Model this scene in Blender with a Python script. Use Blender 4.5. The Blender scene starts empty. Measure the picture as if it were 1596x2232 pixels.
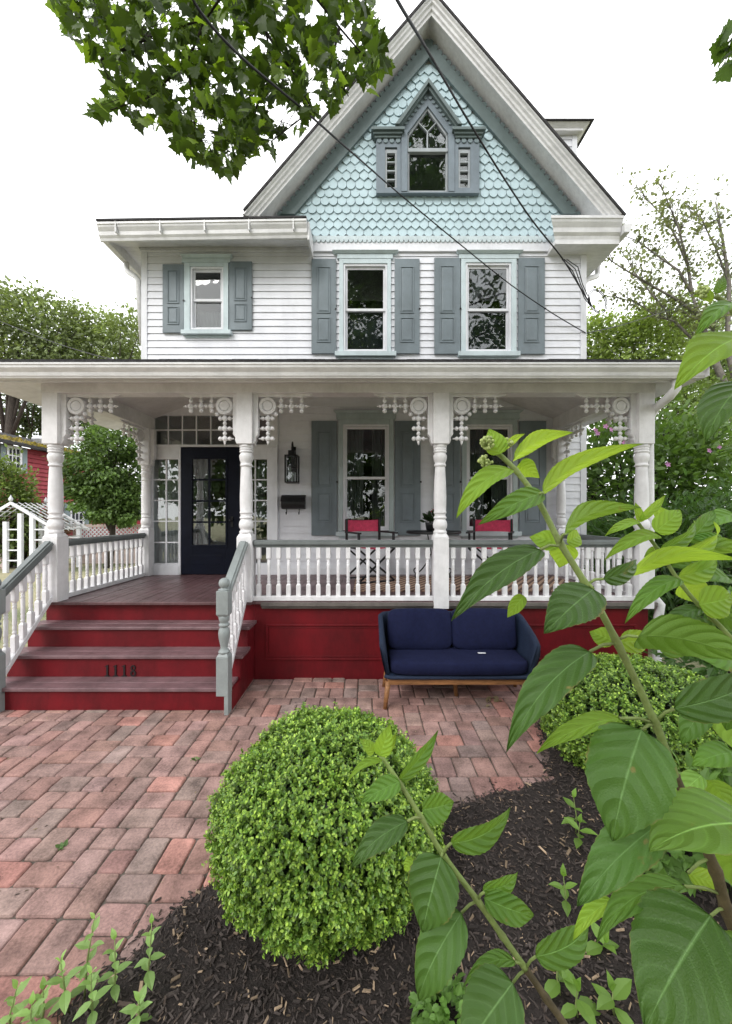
import bpy, math, random
import numpy as np
from mathutils import Vector, Matrix
from mathutils.noise import noise as mnoise2
R = math.radians
random.seed(7)
rng = np.random.default_rng(7)
scene = bpy.context.scene
COL = scene.collection
# camera model: eye at (0,0,EYE) looking along +Y; pixel measures of the photo become metres at a known depth
F, CX, HY, EYE = 838.0, 798.0, 1122.0, 1.737
def U(px, Y): return (px - CX) * Y / F
def V(py, Y): return EYE + (HY - py) * Y / F
def P(px, py, Y): return Vector((U(px, Y), Y, V(py, Y)))
def G(px, py):
    Y = F * EYE / (py - HY)
    return (U(px, Y), Y)
YF, YW, FL = 4.088, 5.887, 0.824       # porch front, house wall, porch floor

# ---------------------------------------------------------------- materials
def new_mat(name):
    m = bpy.data.materials.new(name); m.use_nodes = True
    nt = m.node_tree
    for n in list(nt.nodes): nt.nodes.remove(n)
    out = nt.nodes.new('ShaderNodeOutputMaterial')
    return m, nt, out
def node(nt, t, **kw):
    n = nt.nodes.new(t)
    for k, v in kw.items():
        if k in n.inputs: n.inputs[k].default_value = v
        else: setattr(n, k, v)
    return n
def paint(name, rgb, rough=.5, var=.06, scale=6, bump=.0, bscale=60, spec=.4, stretch=None, dirt=None, metallic=0, stain=.09):
    m, nt, out = new_mat(name)
    b = node(nt, 'ShaderNodeBsdfPrincipled', Roughness=rough, Metallic=metallic)
    b.inputs['Specular IOR Level'].default_value = spec
    tc = node(nt, 'ShaderNodeTexCoord'); mp = node(nt, 'ShaderNodeMapping')
    if stretch: mp.inputs['Scale'].default_value = stretch
    nt.links.new(tc.outputs['Object'], mp.inputs['Vector'])
    nz = node(nt, 'ShaderNodeTexNoise', Scale=scale, Detail=6.0, Roughness=.65)
    nt.links.new(mp.outputs[0], nz.inputs['Vector'])
    rmp = node(nt, 'ShaderNodeValToRGB')
    e = rmp.color_ramp.elements
    d = dirt or [c * (1 - 2.2 * var) for c in rgb]
    e[0].position, e[1].position = .28, .66
    e[0].color = (*d, 1); e[1].color = (*[min(1, c * (1 + var)) for c in rgb], 1)
    nt.links.new(nz.outputs[0], rmp.inputs[0])
    n4 = node(nt, 'ShaderNodeTexNoise', Scale=1.6, Detail=10.0, Roughness=.72); mp2 = node(nt, 'ShaderNodeMapping'); mp2.inputs['Scale'].default_value = (2.2, 2.2, .9)
    nt.links.new(tc.outputs['Object'], mp2.inputs['Vector']); nt.links.new(mp2.outputs[0], n4.inputs['Vector'])
    mr = node(nt, 'ShaderNodeMapRange'); mr.inputs[1].default_value = .36; mr.inputs[2].default_value = .58; mr.inputs[3].default_value = 1 - stain * 1.6; mr.inputs[4].default_value = 1
    nt.links.new(n4.outputs[0], mr.inputs[0])
    vm = node(nt, 'ShaderNodeVectorMath', operation='SCALE'); nt.links.new(rmp.outputs[0], vm.inputs[0]); nt.links.new(mr.outputs[0], vm.inputs['Scale'])
    nt.links.new(vm.outputs[0], b.inputs['Base Color'])
    mr2 = node(nt, 'ShaderNodeMapRange'); mr2.inputs[1].default_value = .3; mr2.inputs[2].default_value = .7; mr2.inputs[3].default_value = min(1, rough + .14); mr2.inputs[4].default_value = max(.05, rough - .07)
    nt.links.new(n4.outputs[0], mr2.inputs[0]); nt.links.new(mr2.outputs[0], b.inputs['Roughness'])
    if bump:
        n2 = node(nt, 'ShaderNodeTexNoise', Scale=bscale, Detail=4.0)
        nt.links.new(mp.outputs[0], n2.inputs['Vector'])
        bp = node(nt, 'ShaderNodeBump', Strength=bump, Distance=.01)
        nt.links.new(n2.outputs[0], bp.inputs['Height']); nt.links.new(bp.outputs[0], b.inputs['Normal'])
    nt.links.new(b.outputs[0], out.inputs[0])
    return m
def leafmat(name, trans=.35, rough=.45, tint=(1.5, 1.6, .7), spec=.4, k=1.0):
    m, nt, out = new_mat(name)
    at = node(nt, 'ShaderNodeAttribute', attribute_name='Col')
    b = node(nt, 'ShaderNodeBsdfPrincipled', Roughness=rough); b.inputs['Specular IOR Level'].default_value = spec
    nt.links.new(at.outputs['Color'], b.inputs['Base Color'])
    t = node(nt, 'ShaderNodeBsdfTranslucent')
    mx = node(nt, 'ShaderNodeMix', data_type='RGBA', blend_type='MULTIPLY'); mx.inputs[0].default_value = 1
    mx.inputs[7].default_value = (*tint, 1)
    nt.links.new(at.outputs['Color'], mx.inputs[6]); nt.links.new(mx.outputs[2], t.inputs['Color'])
    s = node(nt, 'ShaderNodeMixShader', Fac=trans)
    nt.links.new(b.outputs[0], s.inputs[1]); nt.links.new(t.outputs[0], s.inputs[2]); nt.links.new(s.outputs[0], out.inputs[0])
    return m
def colmat(name, rough=.85, bump=.4, bscale=90, nvar=.35, spec=.3):
    m, nt, out = new_mat(name)
    at = node(nt, 'ShaderNodeAttribute', attribute_name='Col')
    b = node(nt, 'ShaderNodeBsdfPrincipled', Roughness=rough); b.inputs['Specular IOR Level'].default_value = spec
    tc = node(nt, 'ShaderNodeTexCoord')
    nz = node(nt, 'ShaderNodeTexNoise', Scale=bscale, Detail=8.0, Roughness=.75)
    n2 = node(nt, 'ShaderNodeTexNoise', Scale=7.0, Detail=4.0)
    nt.links.new(tc.outputs['Object'], nz.inputs['Vector']); nt.links.new(tc.outputs['Object'], n2.inputs['Vector'])
    ad = node(nt, 'ShaderNodeMath', operation='ADD'); nt.links.new(nz.outputs[0], ad.inputs[0]); nt.links.new(n2.outputs[0], ad.inputs[1])
    mr = node(nt, 'ShaderNodeMapRange'); mr.inputs[1].default_value = .7; mr.inputs[2].default_value = 1.3
    mr.inputs[3].default_value = 1 - nvar; mr.inputs[4].default_value = 1 + nvar
    nt.links.new(ad.outputs[0], mr.inputs[0])
    vm = node(nt, 'ShaderNodeVectorMath', operation='SCALE')
    nt.links.new(at.outputs['Color'], vm.inputs[0]); nt.links.new(mr.outputs[0], vm.inputs['Scale'])
    nt.links.new(vm.outputs[0], b.inputs['Base Color'])
    bp = node(nt, 'ShaderNodeBump', Strength=bump, Distance=.004)
    nt.links.new(nz.outputs[0], bp.inputs['Height']); nt.links.new(bp.outputs[0], b.inputs['Normal'])
    nt.links.new(b.outputs[0], out.inputs[0])
    return m
def glassmat(name, refl=.16, tint=(.8, .84, .84), wav=.02):
    m, nt, out = new_mat(name)
    tr = node(nt, 'ShaderNodeBsdfTransparent'); tr.inputs[0].default_value = (*tint, 1)
    gl = node(nt, 'ShaderNodeBsdfGlossy', Roughness=.01); gl.inputs[0].default_value = (1, 1, 1, 1)
    fr = node(nt, 'ShaderNodeLayerWeight', Blend=.25)
    mr = node(nt, 'ShaderNodeMapRange'); mr.inputs[3].default_value = refl; mr.inputs[4].default_value = .9
    nt.links.new(fr.outputs['Fresnel'], mr.inputs[0])
    tc = node(nt, 'ShaderNodeTexCoord'); nz = node(nt, 'ShaderNodeTexNoise', Scale=5.0, Detail=1.0)
    nt.links.new(tc.outputs['Object'], nz.inputs['Vector'])
    bp = node(nt, 'ShaderNodeBump', Strength=wav, Distance=.05); nt.links.new(nz.outputs[0], bp.inputs['Height'])
    nt.links.new(bp.outputs[0], gl.inputs['Normal'])
    s = node(nt, 'ShaderNodeMixShader'); nt.links.new(mr.outputs[0], s.inputs[0])
    nt.links.new(tr.outputs[0], s.inputs[1]); nt.links.new(gl.outputs[0], s.inputs[2]); nt.links.new(s.outputs[0], out.inputs[0])
    return m
M = {
 'white': paint('white_paint', (.74, .75, .79), .45, .035, 3.0, .08, 120, stretch=(1, 1, 1)),
 'siding': paint('white_clapboard', (.74, .75, .80), .5, .035, 2.2, .12, 60, stretch=(1, 1, 4), stain=.05),
 'trimw': paint('porch_white_paint', (.77, .765, .785), .42, .05, 9, .1, 90),
 'ceil': paint('porch_ceiling_paint', (.70, .69, .70), .5, .04, 4),
 'gutter': paint('gutter_aluminium', (.73, .73, .74), .38, .06, 5, spec=.5, stretch=(1, 4, 4)),
 'aqua': paint('pale_aqua_paint', (.54, .63, .66), .5, .05, 5, .12, 70),
 'shingle': paint('aqua_shingle_paint', (.455, .585, .63), .6, .035, 3.5, .2, 45, stain=.05),
 'slate': paint('blue_grey_paint', (.19, .245, .265), .5, .07, 5, .12, 70),
 'slate2': paint('gable_grey_paint', (.125, .165, .167), .5, .07, 5, .12, 70),
 'shutter': paint('shutter_grey_paint', (.175, .212, .235), .5, .06, 4, .15, 80),
 'railgrey': paint('handrail_grey_paint', (.17, .19, .19), .38, .09, 7, .1, 60),
 'roof': paint('dark_asphalt_shingle', (.045, .043, .045), .9, .3, 20, .6, 90),
 'red': paint('barn_red_paint', (.155, .0075, .0125), .45, .10, 3.5, .1, 40, spec=.25, dirt=(.11, .008, .012), stain=.20),
 'deck': paint('maroon_deck_paint', (.135, .072, .077), .33, .16, 8, .12, 40, stretch=(6, .6, 1), stain=.25, dirt=(.095, .05, .054)),
 'tread': paint('maroon_tread_paint', (.19, .115, .125), .34, .16, 8, .12, 40, stretch=(.6, 6, 1), stain=.25, dirt=(.14, .085, .092)),
 'lip': paint('weathered_grey_board', (.14, .125, .115), .6, .15, 10, .2, 50),
 'navy': paint('navy_door_paint', (.006, .008, .018), .42, .12, 6, spec=.15),
 'black': paint('black_metal', (.008, .008, .010), .38, .2, 12),
 'dark': paint('dark_interior', (.018, .017, .017), .9, .2, 2),
 'room': paint('interior_wall', (.24, .18, .13), .8, .1, 2),
 'curtain': paint('grey_curtain', (.20, .20, .205), .9, .12, 3, stretch=(30, 30, .4)),
 'shade': paint('dark_roller_shade', (.035, .038, .05), .9, .1, 3),
 'glass': glassmat('window_glass', refl=.05),
 'glassk': glassmat('attic_glass', refl=.045),
 'palesheet': paint('pale_glass_sheet', (.62, .61, .60), .9, .1, 3),
 'glassd': glassmat('door_glass', refl=.13),
 'navyfab': paint('navy_cushion_fabric', (.007, .010, .040), .85, .12, 30, .3, 400, spec=.2),
 'rope': paint('navy_rope_weave', (.010, .022, .055), .65, .2, 40, .6, 220, stretch=(1, 1, 5)),
 'teak': paint('teak_wood', (.30, .14, .055), .5, .25, 9, .2, 40, stretch=(1, 8, 8)),
 'redfab': paint('red_canvas', (.60, .06, .13), .8, .12, 20, .2, 300),
 'rug': None,
 'bark': paint('tree_bark', (.05, .040, .033), .9, .35, 9, .8, 40, stretch=(4, 4, .8)),
 'twig': paint('dark_twig', (.035, .028, .02), .9, .2, 9),
 'gleaf': leafmat('leaf_foliage'),
 'mleaf': leafmat('maple_leaf', trans=.42, tint=(1.7, 1.8, .6)),
 'bleaf': leafmat('boxwood_leaf', trans=.22, rough=.36, spec=.55, tint=(1.3, 1.4, .7)),
 'cable': paint('black_cable', (.006, .006, .007), .6, .1, 9),
 'paver': colmat('clay_paver', nvar=.6, bump=.8, bscale=75),
 'joint': paint('joint_sand', (.12, .10, .085), .95, .3, 40, .5, 120, stain=.3, dirt=(.06, .055, .04)),
 'mulch': paint('dark_mulch', (.024, .018, .016), .95, .5, 45, 1.0, 110, dirt=(.009, .007, .006)),
 'chip': colmat('mulch_chip', bump=.3, nvar=.3),
 'num': paint('number_black', (.012, .006, .007), .55, .1, 8),
}

# ---------------------------------------------------------------- mesh builder
def worig(o):
    v = Vector((0, 0, 0))
    while o is not None: v += o.location; o = o.parent
    return v
class MB:
    def __init__(s): s.v = []; s.f = []; s.sm = []
    def add(s, vs, fs, smooth=False):
        o = len(s.v); s.v += [tuple(p) for p in vs]
        s.f += [tuple(i + o for i in f) for f in fs]; s.sm += [smooth] * len(fs)
        return s
    def box(s, x0, x1, y0, y1, z0, z1):
        vs = [(x, y, z) for z in (z0, z1) for y in (y0, y1) for x in (x0, x1)]
        return s.add(vs, [(0, 2, 3, 1), (4, 5, 7, 6), (0, 1, 5, 4), (2, 6, 7, 3), (0, 4, 6, 2), (1, 3, 7, 5)])
    def hexa(s, p):   # 8 points: bottom ring 4, top ring 4
        return s.add(p, [(3, 2, 1, 0), (4, 5, 6, 7), (0, 1, 5, 4), (1, 2, 6, 5), (2, 3, 7, 6), (3, 0, 4, 7)])
    def prism(s, poly, y0, y1):    # polygon in XZ extruded in Y
        n = len(poly)
        vs = [(x, y0, z) for x, z in poly] + [(x, y1, z) for x, z in poly]
        a = sum(poly[i][0] * poly[(i + 1) % n][1] - poly[(i + 1) % n][0] * poly[i][1] for i in range(n))
        fs = [tuple(range(n)), tuple(range(2 * n - 1, n - 1, -1))] + [((i + 1) % n, i, i + n, (i + 1) % n + n) for i in range(n)]
        if a < 0: fs = [tuple(reversed(f)) for f in fs]
        return s.add(vs, fs)
    def sweep(s, rings, closed_caps=True, smooth=False):
        n = len(rings[0]); vs = [p for r in rings for p in r]; fs = []
        for k in range(len(rings) - 1):
            for i in range(n):
                j = (i + 1) % n
                fs.append((k * n + i, k * n + j, (k + 1) * n + j, (k + 1) * n + i))
        if closed_caps: fs += [tuple(range(n - 1, -1, -1)), tuple(range((len(rings) - 1) * n, len(rings) * n))]
        return s.add(vs, fs, smooth)
    def lathe(s, prof, c, axis='Z', seg=16, smooth=True):   # prof [(r, h)]
        rings = []
        for r, h in prof:
            ring = []
            for i in range(seg):
                t = 2 * math.pi * i / seg
                a, b = r * math.cos(t), r * math.sin(t)
                ring.append((c[0] + a, c[1] + b, c[2] + h) if axis == 'Z' else (c[0] + a, c[1] + h, c[2] + b) if axis == 'Y' else (c[0] + h, c[1] + a, c[2] + b))
            rings.append(ring)
        return s.sweep(rings, True, smooth)
    def tube(s, pts, rad, seg=8, smooth=True):
        pts = [Vector(p) for p in pts]; n = len(pts)
        rads = rad if isinstance(rad, (list, tuple)) else [rad] * n
        rings = []; up = None
        for i, p in enumerate(pts):
            d = (pts[min(i + 1, n - 1)] - pts[max(i - 1, 0)]).normalized()
            if up is None:
                up = Vector((0, 0, 1)) if abs(d.z) < .9 else Vector((1, 0, 0))
            a = d.cross(up).normalized(); up = a.cross(d).normalized()
            rings.append([p + (a * math.cos(2 * math.pi * k / seg) + up * math.sin(2 * math.pi * k / seg)) * rads[i] for k in range(seg)])
        return s.sweep(rings, True, smooth)
    def ball(s, c, r, seg=8):
        return s.lathe([(r * .05, -r), (r * .7, -r * .7), (r, 0), (r * .7, r * .7), (r * .05, r)], c, 'Z', seg)
    def superbox(s, c, h, e=.35, nu=28, nv=14, puff=0, rot=None):
        sg = lambda x, p: math.copysign(abs(x) ** p, x)
        rings = []
        for j in range(nv + 1):
            ph = -math.pi / 2 + math.pi * j / nv
            ring = []
            for i in range(nu):
                t = 2 * math.pi * i / nu
                x = sg(math.cos(ph), e) * sg(math.cos(t), e); y = sg(math.cos(ph), e) * sg(math.sin(t), e); z = sg(math.sin(ph), e)
                k = 1 + puff * (1 - x * x) * (1 - z * z)
                p = Vector((x * h[0], y * h[1] * k, z * h[2]))
                if rot: p = rot @ p
                p += p.normalized() * (.007 * mnoise2(Vector((p.x * 5 + c[0] * 9, p.y * 6, p.z * 5 + 3))) + .004 * mnoise2(Vector((p.x * 14 + c[0], p.y * 14, p.z * 9))))
                ring.append(tuple(p + Vector(c)))
            rings.append(ring)
        return s.sweep(rings, True, True)
    def build(s, name, mat, parent=None, bevel=0, local=False, smooth=None):
        me = bpy.data.meshes.new(name); me.from_pydata(s.v, [], s.f)
        me.polygons.foreach_set('use_smooth', s.sm if smooth is None else [smooth] * len(s.f))
        me.materials.append(M[mat] if isinstance(mat, str) else mat); me.update()
        return link(name, me, parent, bevel, local)
def link(name, me, parent=None, bevel=0, local=False):
    o = bpy.data.objects.new(name, me); COL.objects.link(o)
    if parent is not None:
        o.parent = parent
        if not local: o.location = -worig(parent)
    if bevel:
        b = o.modifiers.new('bevel', 'BEVEL'); b.width = bevel; b.segments = 2; b.limit_method = 'ANGLE'; b.angle_limit = R(40)
        b.harden_normals = False
    return o
def tag(o, label, cat, group=None, kind=None):
    if label: o['label'] = label
    if cat: o['category'] = cat
    if group: o['group'] = group
    if kind: o['kind'] = kind
    return o
def thing(name, label, cat, loc=(0, 0, 0), rz=0, group=None):
    o = bpy.data.objects.new(name, None); COL.objects.link(o)
    o.location = loc; o.rotation_euler.z = rz; o.empty_display_size = .1
    return tag(o, label, cat, group)
def npmesh(name, verts, faces_flat, face_len, col, mat, parent=None, smooth=False, local=False):
    me = bpy.data.meshes.new(name)
    nv, nf = len(verts), len(face_len)
    me.vertices.add(nv); me.vertices.foreach_set('co', np.asarray(verts, np.float32).ravel())
    me.loops.add(len(faces_flat)); me.loops.foreach_set('vertex_index', np.asarray(faces_flat, np.int32))
    me.polygons.add(nf)
    st = np.concatenate(([0], np.cumsum(face_len)[:-1])).astype(np.int32)
    me.polygons.foreach_set('loop_start', st); me.polygons.foreach_set('loop_total', np.asarray(face_len, np.int32))
    me.polygons.foreach_set('use_smooth', np.full(nf, smooth))
    me.update(calc_edges=True)
    if col is not None:
        a = me.color_attributes.new('Col', 'FLOAT_COLOR', 'POINT')
        a.data.foreach_set('color', np.concatenate([col, np.ones((len(col), 1))], 1).astype(np.float32).ravel())
    me.materials.append(M[mat] if isinstance(mat, str) else mat)
    return link(name, me, parent, 0, local)
TEMPL = {}
TEMPL['oval'] = (np.array([(0, 0, 0), (.3, -.28, .05), (.7, -.25, .04), (1, 0, -.06), (.7, .25, .04), (.3, .28, .05)]), [(0, 1, 2, 3), (0, 3, 4, 5)])
TEMPL['ovate'] = (np.array([(0, 0, 0), (.12, -.13, .03), (.32, -.25, .06), (.58, -.23, .05), (.82, -.11, -.01), (1, 0, -.09), (.82, .11, -.01), (.58, .23, .05), (.32, .25, .06), (.12, .13, .03), (.32, 0, 0), (.58, 0, 0), (.82, 0, -.05)]), [(0, 1, 2, 10), (10, 2, 3, 11), (11, 3, 4, 12), (12, 4, 5), (0, 10, 8, 9), (10, 11, 7, 8), (11, 12, 6, 7), (12, 5, 6)])
TEMPL['lance'] = (np.array([(0, 0, 0), (.35, -.15, .04), (.7, -.11, .0), (1, 0, -.1), (.7, .11, .0), (.35, .15, .04)]), [(0, 1, 2, 3), (0, 3, 4, 5)])
TEMPL['rhomb'] = (np.array([(0, 0, 0), (.5, -.32, .08), (1, 0, -.08), (.5, .32, .08)]), [(0, 1, 2), (0, 2, 3)])
def _maple():
    half = [(0, .0), (.02, .10), (-.14, .34), (.06, .36), (.12, .62), (.30, .44), (.44, .56), (.46, .34), (.62, .28), (.70, .16), (.80, .13)]
    pts = [(x, y) for x, y in half] + [(1.0, 0)] + [(x, -y) for x, y in half[:0:-1]]
    v = [(.28, 0, .06)] + [(x, y, .05 - .22 * abs(y) * abs(y) - .10 * max(0, x - .5)) for x, y in pts]
    n = len(pts)
    return np.array(v), [(0, 1 + (i + 1) % n, 1 + i) for i in range(n)]
TEMPL['maple'] = _maple()
def unit(a): return a / np.maximum(np.linalg.norm(a, axis=1, keepdims=True), 1e-9)
def leaf_cloud(name, pts, axis, nrm, size, col, mat, parent=None, shape='rhomb', local=False):
    tv, tf = TEMPL[shape]; N = len(pts); k = len(tv)
    a = unit(axis); n = nrm - (nrm * a).sum(1, keepdims=True) * a; n = unit(n); b = np.cross(n, a)
    size = np.asarray(size).reshape(-1, 1)
    vs = pts[:, None, :] + size[:, None, :] * (tv[None, :, 0:1] * a[:, None, :] + tv[None, :, 1:2] * b[:, None, :] + tv[None, :, 2:3] * n[:, None, :])
    ff = np.concatenate([np.array(f) for f in tf]); fl = np.array([len(f) for f in tf])
    faces = (np.arange(N)[:, None] * k + ff[None, :]).ravel(); fls = np.tile(fl, N)
    return npmesh(name, vs.reshape(-1, 3), faces, fls, np.repeat(col, k, axis=0), mat, parent, False, local)
def rdir(n): return unit(rng.normal(size=(n, 3)))

# ---------------------------------------------------------------- world, sun, camera
SUN_EL, SUN_ROT = R(40), R(211)
w = bpy.data.worlds.new('World'); scene.world = w; w.use_nodes = True
nt = w.node_tree
bg = nt.nodes['Background']
sky = node(nt, 'ShaderNodeTexSky'); sky.sky_type = 'NISHITA'; sky.sun_disc = False
sky.sun_elevation = SUN_EL; sky.sun_rotation = SUN_ROT; sky.dust_density = 3.0
tc = node(nt, 'ShaderNodeTexCoord'); nz = node(nt, 'ShaderNodeTexNoise', Scale=2.2, Detail=7.0, Roughness=.6)
nt.links.new(tc.outputs['Generated'], nz.inputs['Vector'])
rmp = node(nt, 'ShaderNodeValToRGB'); rmp.color_ramp.elements[0].position = .30; rmp.color_ramp.elements[1].position = .62
rmp.color_ramp.elements[0].color = (13.2, 13.6, 14.2, 1); rmp.color_ramp.elements[1].color = (17.5, 17.5, 17.4, 1)
nt.links.new(nz.outputs[0], rmp.inputs[0])
mx = node(nt, 'ShaderNodeMix', data_type='RGBA'); mx.inputs[0].default_value = .88
nt.links.new(sky.outputs[0], mx.inputs[6]); nt.links.new(rmp.outputs[0], mx.inputs[7])
nt.links.new(mx.outputs[2], bg.inputs['Color']); bg.inputs['Strength'].default_value = .112
sd = bpy.data.lights.new('sun', 'SUN'); sd.energy = 1.3; sd.angle = R(26); sd.color = (1, .975, .94)
so = bpy.data.objects.new('sun', sd); COL.objects.link(so)
# sun stands behind the viewer's left shoulder, high
d = Vector((math.sin(SUN_ROT) * math.cos(SUN_EL), math.cos(SUN_ROT) * math.cos(SUN_EL), math.sin(SUN_EL)))
so.rotation_euler = d.to_track_quat('Z', 'Y').to_euler()
cd = bpy.data.cameras.new('camera'); cam = bpy.data.objects.new('camera', cd); COL.objects.link(cam)
cam.location = (0, 0, EYE); cam.rotation_euler = (R(90), 0, 0)
cd.sensor_fit = 'VERTICAL'; cd.sensor_height = 36; cd.lens = 36 * F / 2232
cd.shift_y = -(1116 - HY) / 2232 * 1.0; cd.clip_start = .05; cd.clip_end = 600
scene.camera = cam
scene.view_settings.view_transform = 'Standard'; scene.view_settings.look = 'None'
scene.view_settings.exposure = .46; scene.view_settings.gamma = 1
try:
    scene.cycles.use_denoising = True; scene.cycles.transparent_max_bounces = 24; scene.cycles.max_bounces = 8
except Exception: pass
M['greybark'] = paint('grey_bark', (.17, .155, .135), .9, .25, 9, .6, 40)
# ================================================================ THE HOUSE
house = thing('house', 'white clapboard Victorian house with aqua shingled gable, red porch skirt and steps numbered 1118', 'house', (0, YW, 0))
wu = lambda px: U(px, YW)
wv = lambda py: V(py, YW)
XL, XR = -3.43, 3.365
def siding(mb, x0, x1, z0, z1, y, pitch, holes, t0=.018, t1=.004):
    zb = z0
    while zb < z1 - 1e-4:
        zt = min(zb + pitch, z1)
        cuts = sorted({zb, zt} | {h[k] for h in holes for k in (2, 3) if zb + .003 < h[k] < zt - .003})
        for a, b in zip(cuts[:-1], cuts[1:]):
            m = (a + b) / 2; segs = [(x0, x1)]
            for h in holes:
                if h[2] < m < h[3]:
                    ns = []
                    for s0, s1 in segs:
                        if h[1] <= s0 or h[0] >= s1: ns.append((s0, s1)); continue
                        if h[0] > s0: ns.append((s0, h[0]))
                        if h[1] < s1: ns.append((h[1], s1))
                    segs = ns
            fa = t0 + (t1 - t0) * (a - zb) / pitch; fb = t0 + (t1 - t0) * (b - zb) / pitch
            for s0, s1 in segs:
                if s1 - s0 < .004: continue
                j = random.uniform(-.0008, .0008)
                mb.hexa([(s0, y - fa, a + j), (s1, y - fa, a + j), (s1, y + .02, a + j), (s0, y + .02, a + j),
                         (s0, y - fb, b + j), (s1, y - fb, b + j), (s1, y + .02, b + j), (s0, y + .02, b + j)])
        zb = zt
# window table: casing px box (x0,x1,y0,y1), sash box
WIN = [  # casing x0,x1, head cap top, casing top, sill bottom ; sash x0,x1,top,bottom, meeting rail
    dict(c=(740, 852), cap=(725, 868, 553, 568), sill=(731, 863, 770, 780), s=(749, 844, 578, 768), mid=675, kind='up'),
    dict(c=(1004, 1124), cap=(993, 1137, 553, 568), sill=(997, 1130, 770, 780), s=(1014, 1113, 576, 768), mid=675, kind='up'),
    dict(c=(404, 500), cap=(398, 510, 562, 576), sill=(400, 507, 724, 733), s=(417, 489, 584, 720), mid=654, kind='small'),
    dict(c=(738, 858), cap=(728, 868, 897, 915), sill=(733, 866, 1158, 1168), s=(748, 848, 926, 1156), mid=1042, kind='low'),
    dict(c=(1006, 1126), cap=(996, 1137, 897, 915), sill=(1000, 1133, 1158, 1168), s=(1016, 1116, 926, 1156), mid=1042, kind='low'),
]
holes = []
for q in WIN:
    holes.append((wu(q['c'][0]) + .02, wu(q['c'][1]) - .02, wv(q['sill'][3]) + .005, wv(q['cap'][2]) - .02))
ENT = (wu(322), wu(607), FL, wv(900))            # entry bay
siding_mb = MB()
ZTOP = wv(552)
siding(siding_mb, XL + .09, XR - .09, FL + .10, wv(788), YW, .107, holes + [(ENT[0] - .3, ENT[1], FL - .1, wv(878))])
siding(siding_mb, XL + .09, XR - .09, wv(788), ZTOP, YW, .107, holes)
wall = siding_mb.build('wall', 'siding', house)
# body behind: side walls, back wall, frieze board behind gable, interior
b = MB()
b.box(XL, XL + .12, YW + .03, YW + 8, -.2, 5.9); b.box(XR - .12, XR, YW + .03, YW + 8, -.2, 5.9)
b.box(XL, XR, YW + 8, YW + 8.15, -.2, 5.9)
b.build('side_wall', 'siding', house)
b = MB()
b.box(XL + .13, XR - .13, YW + 1.6, YW + 1.7, .3, 5.9)     # back of the front rooms
b.box(XL + .13, XR - .13, YW + .06, YW + 1.6, 3.95, 4.1)   # storey floor
b.box(XL + .13, XR - .13, YW + .06, YW + 1.6, .62, .80)
b.box(-1.25, -1.15, YW + .06, YW + 1.6, .80, 3.95)
b.build('interior', 'dark', house)
b = MB(); b.box(XL + .2, -1.26, YW + 1.5, YW + 1.58, .80, 3.9); b.box(-1.29, -1.262, YW + .07, YW + 1.5, .80, 3.9); b.build('hall_wall', 'room', house)
# corner boards, frieze, water table
b = MB()
b.box(XL, XL + .09, YW - .024, YW + .03, FL, ZTOP); b.box(XR - .09, XR, YW - .024, YW + .03, FL, ZTOP)
b.box(XL, XL + .02, YW + .03, YW + .12, FL, ZTOP); b.box(XR - .02, XR + .002, YW + .031, YW + .12, FL, ZTOP)
b.box(XL - .01, XR + .01, YW - .03, YW + .06, ZTOP + .001, wv(522))
b.box(XL - .01, XR + .01, YW - .045, YW - .0305, ZTOP + .001, ZTOP + .022)
b.box(ENT[1] + .001, XR - .09, YW - .03, YW + .02, FL + .001, FL + .098)
b.build('corner_trim', 'white', house, .003)
b = MB(); b.box(XL + .02, XR - .02, YW + .2, YW + 7.9, -.2, .55); b.build('foundation', 'red', house)

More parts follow.
